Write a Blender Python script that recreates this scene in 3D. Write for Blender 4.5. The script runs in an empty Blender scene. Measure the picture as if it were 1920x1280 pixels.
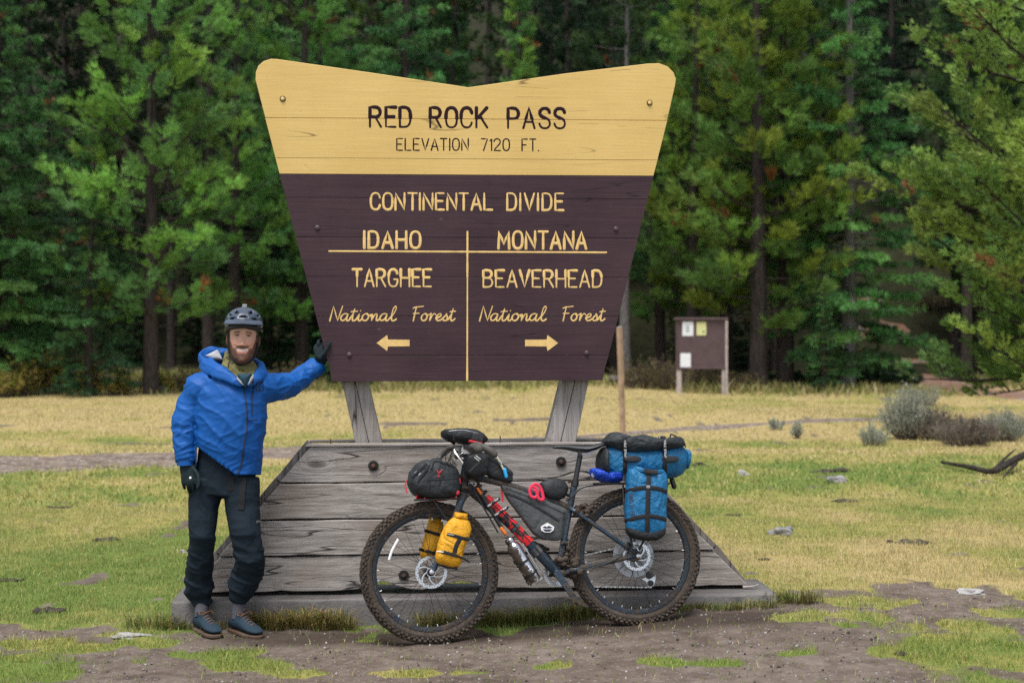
import bpy, math, random
import numpy as np
from mathutils import Vector, Matrix, noise as mnoise
from mathutils.bvhtree import BVHTree
R = math.radians
SC = bpy.context.scene
COL = SC.collection

# ------------------------------------------------------------------ camera
CAM_H, FPX, PX0, PY0 = 1.64, 2667.0, 960.0, 626.0
cd = bpy.data.cameras.new('camera')
cam = bpy.data.objects.new('camera', cd); COL.objects.link(cam)
cam.location = (0, 0, CAM_H); cam.rotation_euler = (R(90), 0, 0)
cd.sensor_width = 36; cd.lens = 50.0; cd.shift_y = -14 / 1920
cd.clip_start = .1; cd.clip_end = 3000
cd.dof.use_dof = True; cd.dof.focus_distance = 7.9; cd.dof.aperture_fstop = 2.4
SC.camera = cam
# ------------------------------------------------------------------ overcast daylight
SUN_EL, SUN_AZ = R(69), R(200)        # azimuth clockwise from +Y: behind the camera, a little to the left
w = bpy.data.worlds.new('World'); SC.world = w; w.use_nodes = True
nt = w.node_tree; bg = nt.nodes['Background']
sky = nt.nodes.new('ShaderNodeTexSky'); sky.sky_type = 'NISHITA'; sky.sun_disc = False
sky.sun_elevation = SUN_EL; sky.sun_rotation = SUN_AZ
sky.air_density = 1.0; sky.dust_density = 6.0; sky.ozone_density = 1.0; sky.altitude = 2170
hs = nt.nodes.new('ShaderNodeHueSaturation'); hs.inputs['Saturation'].default_value = .35   # cloud cover greys the sky
nt.links.new(sky.outputs[0], hs.inputs['Color']); nt.links.new(hs.outputs[0], bg.inputs[0])
bg.inputs[1].default_value = .075
sl = bpy.data.lights.new('sun', 'SUN'); sl.energy = 1.5; sl.angle = R(30); sl.color = (1, .96, .9)
sun = bpy.data.objects.new('sun', sl); COL.objects.link(sun)
sd = Vector((math.sin(SUN_AZ) * math.cos(SUN_EL), math.cos(SUN_AZ) * math.cos(SUN_EL), math.sin(SUN_EL)))
sun.rotation_euler = sd.to_track_quat('Z', 'Y').to_euler()
SC.view_settings.view_transform = 'Standard'; SC.view_settings.look = 'None'
SC.view_settings.gamma = 1; SC.view_settings.use_curve_mapping = False
SC.view_settings.exposure = 1.6
SC.cycles.use_denoising = False
SC.cycles.max_bounces = 6; SC.cycles.diffuse_bounces = 3; SC.cycles.transparent_max_bounces = 8

# ------------------------------------------------------------------ helpers: places
def at(px, py, d):
    """a point d metres in front of the camera, on the line of a photo pixel"""
    return Vector(((px - PX0) / FPX * d, d, CAM_H - (py - PY0) / FPX * d))
class Frame:
    """a flat working plane: origin, right, up, normal"""
    def __init__(s, o, x, y):
        s.o = Vector(o); s.x = Vector(x).normalized(); s.n = s.x.cross(Vector(y)).normalized(); s.y = s.n.cross(s.x).normalized()
    def w(s, u, v, k=0.0): return s.o + s.x * u + s.y * v + s.n * k
    def uv(s, px, py, k=0.0):
        d = Vector(((px - PX0) / FPX, 1, -(py - PY0) / FPX)); c = Vector((0, 0, CAM_H))
        o = s.o + s.n * k
        p = c + d * ((o - c).dot(s.n) / d.dot(s.n)) - s.o
        return p.dot(s.x), p.dot(s.y)
    def p(s, px, py, k=0.0): return s.w(*s.uv(px, py, k), k)

# ------------------------------------------------------------------ helpers: noise
def _h(ix, iy, iz, seed):
    h = (ix.astype(np.int64) * 374761393 + iy.astype(np.int64) * 668265263 + iz.astype(np.int64) * 2147483647 + seed * 974634777) & 0xffffffff
    h = ((h ^ (h >> 13)) * 1274126177) & 0xffffffff
    h = ((h ^ (h >> 16)) * 2246822519) & 0xffffffff
    return ((h ^ (h >> 15)) & 0xffff) / 65535.0
def vn(x, y, z=0.0, seed=0):
    x, y, z = np.broadcast_arrays(np.asarray(x, float), np.asarray(y, float), np.asarray(z, float))
    ix, iy, iz = np.floor(x), np.floor(y), np.floor(z)
    fx, fy, fz = x - ix, y - iy, z - iz
    fx = fx * fx * (3 - 2 * fx); fy = fy * fy * (3 - 2 * fy); fz = fz * fz * (3 - 2 * fz)
    def g(a, b, c): return _h(ix + a, iy + b, iz + c, seed)
    l = lambda a, b, t: a + (b - a) * t
    return l(l(l(g(0,0,0), g(1,0,0), fx), l(g(0,1,0), g(1,1,0), fx), fy),
             l(l(g(0,0,1), g(1,0,1), fx), l(g(0,1,1), g(1,1,1), fx), fy), fz)
def fbm(x, y, z=0.0, oct=3, seed=0):
    s = 0; a = .5; t = 0
    for i in range(oct):
        s = s + a * vn(np.asarray(x) * 2**i, np.asarray(y) * 2**i, np.asarray(z) * 2**i, seed + i * 17); t += a; a *= .5
    return s / t
def sst(a, b, x):
    t = np.clip((np.asarray(x, float) - a) / (b - a), 0, 1); return t * t * (3 - 2 * t)
def lin(*c):
    return tuple((v / 12.92 if v <= .04045 else ((v + .055) / 1.055) ** 2.4) for v in [q / 255 for q in c])

# ------------------------------------------------------------------ helpers: meshes
def nrm(v):
    v = Vector(v); return v.normalized() if v.length > 1e-9 else Vector((0, 0, 1))
class MB:
    def __init__(s): s.v = []; s.f = []; s.c = None; s.mi = None
    def add(s, vs, fs):
        o = len(s.v); s.v.extend([tuple(q) for q in vs]); s.f.extend([tuple(i + o for i in f) for f in fs]); return s
    def box(s, c, size, fr=None):
        fr = fr or Frame((0, 0, 0), (1, 0, 0), (0, 0, 1))
        a, b, k = [q / 2 for q in size]; c = Vector(c)
        vs = [c + fr.x * x * a + fr.y * y * b + fr.n * z * k for z in (-1, 1) for y in (-1, 1) for x in (-1, 1)]
        return s.add(vs, [(0,2,3,1), (4,5,7,6), (0,1,5,4), (2,6,7,3), (0,4,6,2), (1,3,7,5)])
    def tube(s, pts, r, n=8, up=None, round=False, caps=True):
        pts = [Vector(p) for p in pts]; m = len(pts)
        if not isinstance(r, (list, tuple)) or (len(r) == 2 and m != 2 and not isinstance(r[0], (list, tuple))): r = [r] * m
        r = [(q, q) if not isinstance(q, (list, tuple)) else q for q in r]
        T = [nrm(pts[min(i + 1, m - 1)] - pts[max(i - 1, 0)]) for i in range(m)]
        if round:
            a, b = pts[0], pts[-1]; ra, rb = max(r[0]), max(r[-1])
            pre = [(a - T[0] * ra * k, tuple(q * math.sqrt(1 - k * k) for q in r[0])) for k in (.97, .75, .4)]
            post = [(b + T[-1] * rb * k, tuple(q * math.sqrt(1 - k * k) for q in r[-1])) for k in (.4, .75, .97)]
            pts = [q[0] for q in pre] + pts + [q[0] for q in post]; r = [q[1] for q in pre] + list(r) + [q[1] for q in post]
            T = [T[0]] * 3 + T + [T[-1]] * 3; m = len(pts)
        ref = Vector(up) if up is not None else None
        side = None; vs = []
        for i in range(m):
            t = T[i]
            if ref is not None: side = nrm(t.cross(ref))
            elif side is None: side = nrm(t.cross(Vector((0, 0, 1)) if abs(t.z) < .9 else Vector((0, 1, 0))))
            else: side = nrm(side - t * side.dot(t))
            bn = side.cross(t)
            for k in range(n):
                a = 2 * math.pi * k / n
                vs.append(pts[i] + side * (math.cos(a) * r[i][0]) + bn * (math.sin(a) * r[i][1]))
        fs = [(i*n+k, i*n+(k+1) % n, (i+1)*n+(k+1) % n, (i+1)*n+k) for i in range(m - 1) for k in range(n)]
        if caps:
            vs.append(pts[0]); vs.append(pts[-1]); c0 = m * n
            fs += [(c0, (k+1) % n, k) for k in range(n)] + [(c0 + 1, (m-1)*n+k, (m-1)*n+(k+1) % n) for k in range(n)]
        return s.add(vs, fs)
    def lathe(s, prof, o, ax, n=24, closed=False, arc=None):
        o = Vector(o); ax = nrm(ax); x = nrm(ax.cross(Vector((0, 0, 1)) if abs(ax.z) < .9 else Vector((1, 0, 0)))); y = ax.cross(x)
        m = len(prof); vs = []
        for rr, h in prof:
            for k in range(n):
                a = 2 * math.pi * k / n; vs.append(o + ax * h + (x * math.cos(a) + y * math.sin(a)) * rr)
        rows = range(m if closed else m - 1)
        fs = [(i*n+k, i*n+(k+1) % n, ((i+1) % m)*n+(k+1) % n, ((i+1) % m)*n+k) for i in rows for k in range(n)]
        if not closed:
            fs += [tuple(range(n))[::-1], tuple((m-1)*n + k for k in range(n))]
        return s.add(vs, fs)
    def prism(s, poly, fr, k0, k1):
        n = len(poly)
        vs = [fr.w(u, v, k0) for u, v in poly] + [fr.w(u, v, k1) for u, v in poly]
        fs = [tuple(range(n))[::-1], tuple(range(n, 2*n))] + [(i, (i+1) % n, n+(i+1) % n, n+i) for i in range(n)]
        return s.add(vs, fs)
    def puff(s, out, fr, tf, tb=None, K=7, p=2.4, amp=0.0, sc=20, seed=0, cen=None):
        """a stuffed shape: outline (u, v) in a frame, bulging tf to the front and tb to the back"""
        tb = tf if tb is None else tb
        out = resample(out, 56); n = len(out)
        cx = sum(q[0] for q in out) / n if cen is None else cen[0]; cy = sum(q[1] for q in out) / n if cen is None else cen[1]
        S = [math.sin(math.pi / 2 * k / K) for k in range(1, K + 1)]
        vs = []; rows = []
        for sgn, T, ss in ((1, tf, S), (-1, tb, S[:-1][::-1])):
            for q in ss:
                z = sgn * T * (1 - q ** p) ** (1 / p) if q < 1 else 0
                rows.append([(cx + (u - cx) * q, cy + (v - cy) * q, z) for u, v in out])
        for rw in rows:
            for u, v, z in rw:
                if amp:
                    q = float(mnoise.noise(Vector((u * sc, v * sc * 1.7, z * sc + seed)))) * amp + float(mnoise.noise(Vector((u * sc * 2.7, v * sc * 2.2, z * sc + seed + 9)))) * amp * .5
                    L = math.hypot(u - cx, v - cy) + 1e-6; e = min(1, L / .04)
                    u += (u - cx) / L * q * e * .6; v += (v - cy) / L * q * e * .6; z *= 1 + q * 6
                vs.append(fr.w(u, v, z))
        m = len(rows)
        c1 = len(vs); vs.append(fr.w(cx, cy, tf)); vs.append(fr.w(cx, cy, -tb))
        fs = [(i*n+k, i*n+(k+1) % n, (i+1)*n+(k+1) % n, (i+1)*n+k)[::-1] for i in range(m - 1) for k in range(n)]
        fs += [(c1, k, (k+1) % n) for k in range(n)] + [(c1 + 1, (m-1)*n+(k+1) % n, (m-1)*n+k) for k in range(n)]
        return s.add(vs, fs)
    def sph(s, c, rad, nu=16, nv=10, fr=None, e=1.0):
        fr = fr or Frame((0, 0, 0), (1, 0, 0), (0, 0, 1)); c = Vector(c)
        if not isinstance(rad, (list, tuple)): rad = (rad,) * 3
        f = lambda q: math.copysign(abs(q) ** e, q)
        vs = [c + fr.y * rad[1], ]
        for j in range(1, nv):
            t = math.pi * j / nv
            for k in range(nu):
                a = 2 * math.pi * k / nu
                vs.append(c + fr.y * f(math.cos(t)) * rad[1] + (fr.x * f(math.cos(a)) * rad[0] + fr.n * f(math.sin(a)) * rad[2]) * f(math.sin(t)))
        vs.append(c - fr.y * rad[1]); L = len(vs) - 1
        fs = [(0, 1 + (k+1) % nu, 1 + k) for k in range(nu)]
        fs += [(1+j*nu+k, 1+j*nu+(k+1) % nu, 1+(j+1)*nu+(k+1) % nu, 1+(j+1)*nu+k) for j in range(nv - 2) for k in range(nu)]
        fs += [(L, 1+(nv-2)*nu+k, 1+(nv-2)*nu+(k+1) % nu) for k in range(nu)]
        return s.add(vs, fs)
    def rough(s, amp, sc, seed=0, oct=2):
        """push vertices about with noise"""
        a = np.array(s.v)
        for ax in range(3):
            a[:, ax] += (fbm(np.array(s.v)[:, 0] * sc, np.array(s.v)[:, 1] * sc, np.array(s.v)[:, 2] * sc, oct, seed + ax * 31) - .5) * 2 * amp
        s.v = [tuple(q) for q in a]; return s
    def mesh(s, name, smooth=True):
        me = bpy.data.meshes.new(name); me.from_pydata(s.v, [], s.f); me.validate()
        if smooth: me.polygons.foreach_set('use_smooth', [True] * len(me.polygons))
        me.update(); return me
    def build(s, name, m, parent=None, smooth=True, bevel=0, sub=0, **k):
        o = bpy.data.objects.new(name, s.mesh(name, smooth)); COL.objects.link(o)
        o.data.materials.append(m)
        if bevel:
            b = o.modifiers.new('bevel', 'BEVEL'); b.width = bevel; b.segments = 2; b.limit_method = 'ANGLE'; b.angle_limit = R(40)
            b.harden_normals = False
        if sub:
            b = o.modifiers.new('subdivision', 'SUBSURF'); b.levels = b.render_levels = sub
        if smooth and not sub: sharp(o.data)
        if parent is not None: o.parent = parent
        tag(o, **k); return o
def sharp(me, deg=38):
    try: me.set_sharp_from_angle(angle=R(deg))
    except Exception: pass
def resample(out, n):
    out = [Vector((a[0], a[1])) for a in out]; L = [0]; m = len(out)
    for i in range(m): L.append(L[-1] + (out[(i+1) % m] - out[i]).length)
    r = []; j = 0
    for k in range(n):
        t = L[-1] * k / n
        while L[j + 1] < t: j += 1
        q = (t - L[j]) / max(1e-9, L[j+1] - L[j]); p = out[j].lerp(out[(j+1) % m], q); r.append((p.x, p.y))
    for _ in range(1):
        r = [((r[i-1][0] + 2*r[i][0] + r[(i+1) % n][0]) / 4, (r[i-1][1] + 2*r[i][1] + r[(i+1) % n][1]) / 4) for i in range(n)]
    return r
def smooth_path(pts, k=6):
    """Catmull-Rom through the points"""
    P = [Vector(p) for p in pts]; o = []
    for i in range(len(P) - 1):
        a, b, c, d = P[max(i-1, 0)], P[i], P[i+1], P[min(i+2, len(P)-1)]
        for j in range(k):
            t = j / k
            o.append(.5 * ((2*b) + (c - a) * t + (2*a - 5*b + 4*c - d) * t*t + (3*b - a - 3*c + d) * t**3))
    o.append(P[-1]); return o
def tag(o, label=None, cat=None, group=None, kind=None):
    if label: o['label'] = label
    if cat: o['category'] = cat
    if group: o['group'] = group
    if kind: o['kind'] = kind
    return o
def empty(name, loc, label=None, cat=None, group=None):
    o = bpy.data.objects.new(name, None); COL.objects.link(o); o.empty_display_size = .1
    o.location = loc; bpy.context.view_layer.update(); return tag(o, label, cat, group)
def adopt(root):
    """children were modelled in world space: keep them there under a root that stands at its base"""
    bpy.context.view_layer.update()
    inv = Matrix.Translation(root.location).inverted()
    for c in root.children: c.matrix_parent_inverse = inv
def tris(name, V, T, mat, col=None, smooth=False):
    """big mesh from arrays"""
    me = bpy.data.meshes.new(name); V = np.asarray(V, np.float32); T = np.asarray(T, np.int32)
    me.vertices.add(len(V)); me.vertices.foreach_set('co', V.ravel())
    k = T.shape[1]
    me.loops.add(T.size); me.loops.foreach_set('vertex_index', T.ravel())
    me.polygons.add(len(T)); me.polygons.foreach_set('loop_start', np.arange(0, T.size, k, dtype=np.int32))
    me.update(calc_edges=True)
    if smooth: me.polygons.foreach_set('use_smooth', np.ones(len(T), bool))
    if col is not None:
        a = me.attributes.new('Col', 'FLOAT_COLOR', 'POINT')
        c = np.ones((len(V), 4), np.float32); c[:, :3] = col; a.data.foreach_set('color', c.ravel())
    me.materials.append(mat); me.update(); return me
def put(me, name, parent=None, loc=None, **k):
    o = bpy.data.objects.new(name, me); COL.objects.link(o)
    if loc is not None: o.location = loc
    if parent is not None: o.parent = parent
    return tag(o, **k)
def remeshed(mb, name, vox, mat, parent=None, smooth_it=4, **k):
    """fuse overlapping pieces into one continuous skin"""
    o = bpy.data.objects.new(name, mb.mesh(name)); COL.objects.link(o)
    m = o.modifiers.new('r', 'REMESH'); m.mode = 'VOXEL'; m.voxel_size = vox; m.use_smooth_shade = True
    m = o.modifiers.new('s', 'SMOOTH'); m.factor = .5; m.iterations = smooth_it
    dg = bpy.context.evaluated_depsgraph_get(); dg.update()
    me = bpy.data.meshes.new_from_object(o.evaluated_get(dg)); o.modifiers.clear()
    old = o.data; o.data = me; bpy.data.meshes.remove(old); me.name = name
    me.materials.clear(); me.materials.append(mat)
    me.polygons.foreach_set('use_smooth', [True] * len(me.polygons))
    if parent is not None: o.parent = parent
    tag(o, **k); return o
def verts(o):
    a = np.empty(len(o.data.vertices) * 3); o.data.vertices.foreach_get('co', a); return a.reshape(-1, 3)
def vnormals(o):
    a = np.empty(len(o.data.vertices) * 3); o.data.vertices.foreach_get('normal', a); return a.reshape(-1, 3)
def setverts(o, a):
    o.data.vertices.foreach_set('co', np.asarray(a, np.float32).ravel()); o.data.update()
def paint(o, c):
    a = o.data.attributes.new('Col', 'FLOAT_COLOR', 'POINT'); d = np.ones((len(c), 4), np.float32); d[:, :3] = c
    a.data.foreach_set('color', d.ravel())
def bvh(o):
    return BVHTree.FromPolygons([v.co[:] for v in o.data.vertices], [p.vertices[:] for p in o.data.polygons])
def hit(tree, px, py, off=.002):
    """the spot on a modelled surface that a photo pixel looks at, lifted off it a little"""
    d = Vector(((px - PX0) / FPX, 1, -(py - PY0) / FPX)).normalized(); r = tree.ray_cast(Vector((0, 0, CAM_H)), d)
    if r[0] is None: return None
    n = r[1] if r[1].dot(d) < 0 else -r[1]
    return r[0] + n * off

# ------------------------------------------------------------------ helpers: materials
class NT:
    def __init__(s, name):
        s.m = bpy.data.materials.new(name); s.m.use_nodes = True; s.t = s.m.node_tree; s.b = s.t.nodes['Principled BSDF']
    def n(s, t, **k):
        q = s.t.nodes.new('ShaderNode' + t)
        for a, v in k.items(): setattr(q, a, v)
        return q
    def set(s, sock, v):
        if isinstance(v, bpy.types.NodeSocket): s.t.links.new(v, sock)
        elif isinstance(v, (tuple, list)) and len(v) == 3 and sock.type == 'RGBA': sock.default_value = (*v, 1)
        else: sock.default_value = v
    def coord(s, scale=(1, 1, 1), kind='Object', rand=0, rot=(0, 0, 0)):
        c = s.n('TexCoord').outputs[kind]
        if rand:
            oi = s.n('ObjectInfo').outputs['Random']; mul = s.n('VectorMath', operation='SCALE'); cx = s.n('CombineXYZ')
            for i in range(3): s.set(cx.inputs[i], oi)
            s.set(mul.inputs[0], cx.outputs[0]); mul.inputs['Scale'].default_value = rand
            ad = s.n('VectorMath', operation='ADD'); s.set(ad.inputs[0], c); s.set(ad.inputs[1], mul.outputs[0]); c = ad.outputs[0]
        mp = s.n('Mapping'); s.set(mp.inputs[0], c); mp.inputs['Scale'].default_value = scale; mp.inputs['Rotation'].default_value = rot
        return mp.outputs[0]
    def noise(s, vec, scale, detail=4, rough=.6, dist=0, out='Fac'):
        q = s.n('TexNoise'); s.set(q.inputs['Vector'], vec); q.inputs['Scale'].default_value = scale
        q.inputs['Detail'].default_value = detail; q.inputs['Roughness'].default_value = rough; q.inputs['Distortion'].default_value = dist
        return q.outputs[out]
    def voro(s, vec, scale, feature='F1', out='Distance', rnd=1):
        q = s.n('TexVoronoi', feature=feature); s.set(q.inputs['Vector'], vec); q.inputs['Scale'].default_value = scale
        q.inputs['Randomness'].default_value = rnd; return q.outputs[out]
    def ramp(s, fac, stops):
        q = s.n('ValToRGB'); e = q.color_ramp.elements
        while len(e) < len(stops): e.new(.5)
        for i, (p, c) in enumerate(stops):
            e[i].position = p; e[i].color = (*c, 1) if isinstance(c, (tuple, list)) else (c, c, c, 1)
        s.set(q.inputs[0], fac); return q.outputs[0]
    def mix(s, fac, a, b, mode='MIX'):
        q = s.n('Mix', data_type='RGBA', blend_type=mode); s.set(q.inputs[0], fac); s.set(q.inputs[6], a); s.set(q.inputs[7], b); return q.outputs[2]
    def math(s, op, a, b=0.0):
        q = s.n('Math', operation=op); s.set(q.inputs[0], a); s.set(q.inputs[1], b); return q.outputs[0]
    def bump(s, h, strength=.4, dist=.01, prev=None):
        q = s.n('Bump'); s.set(q.inputs['Height'], h); q.inputs['Strength'].default_value = strength; q.inputs['Distance'].default_value = dist
        if prev is not None: s.set(q.inputs['Normal'], prev)
        return q.outputs[0]
    def out(s, col=None, rough=None, metal=None, normal=None, spec=None, **k):
        I = s.b.inputs
        if col is not None: s.set(I['Base Color'], col)
        if rough is not None: s.set(I['Roughness'], rough)
        if metal is not None: s.set(I['Metallic'], metal)
        if normal is not None: s.set(I['Normal'], normal)
        if spec is not None: s.set(I['Specular IOR Level'], spec)
        for a, v in k.items(): s.set(I[a.replace('_', ' ')], v)
        return s.m
def simple(name, c, rough=.6, metal=0, var=.25, sc=18, bump=.15, bsc=None, dirt=0, dirt_c=(.09, .065, .045), dsc=9, spec=.5, bd=.004):
    t = NT(name); v = t.coord(rand=3.1)
    n1 = t.noise(v, sc, 5, .65)
    col = t.mix(t.ramp(n1, [(.3, 0.0), (.7, 1.0)]), tuple(q * (1 - var) for q in c), tuple(min(1, q * (1 + var)) for q in c))
    rg = rough
    if dirt:
        d = t.ramp(t.noise(v, dsc, 7, .7), [(max(0, .68 - dirt * .5), 0.0), (min(1, .8 - dirt * .4), 1.0)])
        col = t.mix(d, col, dirt_c); rg = t.mix(d, (rough,) * 3, (.9,) * 3)
        if metal: metal = t.mix(d, (metal,) * 3, (0, 0, 0))
    nr = t.bump(t.noise(v, bsc or sc * 4, 4, .6), bump, bd) if bump else None
    return t.out(col, rg, metal, nr, spec)
def fabric(name, c, rough=.55, wr=.5, wsc=14, dirt=0, spec=.35, crease=0, csc=9, stretch=(1, 1, 1)):
    """cloth: fold-scale and weave-scale relief, colour slightly uneven"""
    t = NT(name); v = t.coord(rand=2.3, scale=stretch)
    f = t.noise(v, wsc, 3, .5, .9)
    h = t.math('ADD', f, t.math('MULTIPLY', t.noise(v, wsc * 3.3, 2, .5, .6), .4))
    col = t.mix(t.noise(v, wsc * .5, 4), tuple(q * .86 for q in c), tuple(min(1, q * 1.12) for q in c))
    if dirt: col = t.mix(t.ramp(t.noise(v, 11, 7, .7), [(.72 - dirt * .4, 0.0), (.95 - dirt * .4, 1.0)]), col, (.1, .075, .055))
    if crease:
        v2 = t.coord(rand=1.7, scale=(1, 1, .62), rot=(0, .5, .3)); cz = 0.0
        for k_, q_ in ((1.0, 1.0), (2.3, .4)):
            a_ = t.math('ABSOLUTE', t.math('SUBTRACT', t.noise(v2, csc * k_, 1.5, .5, 1.1), .5)); cz = t.math('ADD', cz, t.math('MULTIPLY', t.ramp(a_, [(0.0, 0.0), (.16, 1.0)]), q_))
        h = t.math('ADD', t.math('MULTIPLY', h, wr), t.math('MULTIPLY', cz, crease)); wr = 1.0
    n1 = t.bump(h, wr, .02); n2 = t.bump(t.noise(v, 420, 2), .12, .001, n1)
    return t.out(col, rough, 0, n2, spec)
# ================================================================== GROUND
def gz(x, y):
    x = np.asarray(x, float); y = np.asarray(y, float)
    z = .095 * sst(-.5, 1.7, x) * (1 - .7 * sst(11, 22, y)) * sst(5.5, 7.6, y)
    z = z + (fbm(x * .5, y * .5, 0, 3, 5) - .5) * .05 * sst(9, 14, y) + (fbm(x * .09, y * .09, 0, 2, 8) - .5) * .5 * sst(12, 30, y)
    z = z + (fbm(x * 3.1, y * 3.1, 0, 3, 3) - .5) * .022 * sst(5.0, 6.5, y)
    far = np.maximum(0, y - 52 + .12 * np.abs(x))
    return z + .42 * far ** 1.02 * sst(0, 14, far) * .9
def gzf(x, y): return float(gz(x, y))
def onground(px, py):
    """where a pixel's line of sight meets the ground"""
    d = CAM_H * FPX / (py - PY0)
    for _ in range(6):
        x = (px - PX0) / FPX * d; d = (CAM_H - gzf(x, d)) * FPX / (py - PY0)
    return Vector(((px - PX0) / FPX * d, d, gzf((px - PX0) / FPX * d, d)))
def flat(px, py):
    d = CAM_H * FPX / (py - PY0); return (px - PX0) / FPX * d, d
# green clumps that grow through the bare earth in the foreground (photo pixel, half sizes in px)
PATCH = [(100, 1258, 95, 16), (300, 1205, 60, 9), (400, 1225, 90, 10), (470, 1245, 95, 11), (60, 1205, 70, 9), (170, 1215, 60, 8), (30, 1238, 60, 8), (760, 1262, 70, 6), (1030, 1255, 40, 5),
         (1250, 1257, 50, 8), (1545, 1188, 110, 13), (1640, 1160, 100, 10), (1600, 1205, 60, 8), (1790, 1246, 150, 20), (1900, 1255, 90, 20), (1800, 1202, 38, 9),
         (1880, 1178, 70, 9), (1330, 1262, 50, 7), (1480, 1250, 60, 6), (700, 1190, 14, 5), (690, 1200, 22, 4), (1160, 1162, 150, 7), (1300, 1150, 130, 8), (250, 1190, 60, 8), (900, 1262, 60, 5), (560, 1262, 70, 7)]
PE = []
for a, b, c, d in PATCH:
    x, y = flat(a, b); s = y / FPX; y0 = flat(a, b - d)[1]; PE.append((x, y, c * s, max(.05, y0 - y)))
def masks(x, y):
    """soil (bare earth), green (0 straw .. 1 green)"""
    n1 = fbm(x * 1.1, y * .9, 0, 4, 21); n2 = fbm(x * 3.2, y * 2.4, 0, 3, 22); n3 = fbm(x * .35, y * .2, 0, 3, 23); n4 = fbm(x * 9, y * 7, 0, 3, 24)
    edge = 7.75 + .5 * sst(-1.9, -1.5, x) + .1 * sst(1.0, 1.8, x) - .2 * sst(2.3, 3.2, x)
    soil = 1 - sst(-.25, .28, y - edge + (n1 - .5) * 1.3 + (n2 - .5) * .8 + (n4 - .5) * .5)
    for px, py, rx, ry in PE:
        q = ((x - px) / rx) ** 2 + ((y - py) / ry) ** 2 + (n2 - .5) * 2.2 + (n4 - .5) * 2.6
        soil = soil * (1 - .97 * (1 - sst(.3, 1.5, q)))
    soil = soil * (1 - .75 * sst(1.6, 2.5, np.abs(x + .15)) * sst(.38, .55, n1 * .6 + n4 * .4) * (y < 7.6))
    # worn spots out in the meadow
    soil = np.maximum(soil, sst(.74, .8, n2 + .12 * (n1 - .5)) * .75 * sst(7, 9, y))
    # faint wheel tracks far out
    c2 = 27.5 + .25 * x + 1.4 * (fbm(x * .2, 0 * y, 0, 2, 41) - .5)
    soil = np.maximum(soil, .8 * np.exp(-((y - c2) / .55) ** 2) * sst(.42, .6, n1) * (1 - sst(2, 5, x)))
    c3 = 24.0 + .3 * x
    soil = np.maximum(soil, .7 * np.exp(-((y - c3) / .4) ** 2) * sst(.45, .6, n1) * (1 - sst(-3, 0, x)))
    g = .60 - .62 * sst(10, 30, y) + (n1 - .5) * 1.0 + (n3 - .5) * .9 + (n2 - .5) * .6
    g = g + (fbm(x * .25, y * .9, 0, 4, 27) - .47) * 1.7 * sst(13, 20, y)
    near = 1 - sst(8.4, 9.6, y)
    g = g + near * .2
    return np.clip(soil, 0, 1), np.clip(g, 0, 1)
STRAW, OLIVE, GREEN = (.43, .345, .17), (.31, .29, .095), (.14, .2, .05)
def axis(lo, a, b, hi, step, grow):
    c = list(np.arange(a, b, step)); q = step; p = b
    while p < hi: c.append(p); q *= grow; p += q
    c.append(hi); q = step; p = a - step; r = []
    while p > lo: r.append(p); q *= grow; p -= q
    r.append(lo); return np.array(r[::-1] + c)
gx = axis(-420, -3.6, 3.6, 420, .045, 1.09); gy = axis(-60, 6.2, 11.5, 520, .045, 1.06)
X, Y = np.meshgrid(gx, gy); X = X.ravel(); Y = Y.ravel()
soil, green = masks(X, Y)
Z = gz(X, Y)
Z = Z + (fbm(X * 14, Y * 14, 0, 3, 9) - .5) * .022 * (1 - sst(9, 12, Y)) * sst(5, 6.3, Y)
nx, ny = len(gx), len(gy)
I = (np.arange(ny - 1)[:, None] * nx + np.arange(nx - 1)[None]).ravel()
t = NT('meadow_ground'); v = t.coord()
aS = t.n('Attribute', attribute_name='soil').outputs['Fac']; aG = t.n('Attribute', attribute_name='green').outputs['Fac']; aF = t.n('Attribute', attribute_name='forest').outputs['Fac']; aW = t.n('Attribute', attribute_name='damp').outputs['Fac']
nf = t.noise(v, 9, 8, .72); nb = t.noise(v, 1.3, 6, .6); ng = t.noise(v, 55, 5, .7)
gcol = t.ramp(t.math('ADD', aG, t.math('MULTIPLY', t.math('SUBTRACT', nf, .5), 1.1)), [(.12, STRAW), (.48, OLIVE), (.85, GREEN)])
gcol = t.mix(t.ramp(ng, [(.35, 0.0), (.7, 1.0)]), t.mix(1.0, gcol, (.72, .68, .58), 'MULTIPLY'), gcol)
scol = t.ramp(t.math('ADD', t.math('MULTIPLY', nf, .6), t.math('MULTIPLY', nb, .45)), [(.3, (.055, .041, .033)), (.5, (.125, .098, .082)), (.68, (.215, .178, .154))])
vs = t.voro(v, 95, out='Color'); sep = t.n('SeparateColor'); t.set(sep.inputs[0], vs)
peb = t.ramp(sep.outputs[0], [(.965, 0.0), (.98, 1.0)]); scol = t.mix(peb, scol, (.22, .2, .185))
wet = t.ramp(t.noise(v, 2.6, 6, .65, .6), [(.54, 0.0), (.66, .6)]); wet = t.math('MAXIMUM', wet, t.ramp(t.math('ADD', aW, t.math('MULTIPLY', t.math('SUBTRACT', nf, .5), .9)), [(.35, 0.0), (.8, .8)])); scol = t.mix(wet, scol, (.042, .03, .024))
sm = t.ramp(t.math('ADD', aS, t.math('MULTIPLY', t.math('SUBTRACT', nf, .5), .55)), [(.36, 0.0), (.6, 1.0)])
col = t.mix(sm, gcol, scol)
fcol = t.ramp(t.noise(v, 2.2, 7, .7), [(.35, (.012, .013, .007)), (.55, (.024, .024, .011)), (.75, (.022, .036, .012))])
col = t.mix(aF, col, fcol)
h = t.math('ADD', t.math('MULTIPLY', nf, .8), t.math('MULTIPLY', ng, .35))
mg = t.out(col, .93, 0, t.bump(h, .75, .03), .12)
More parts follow.
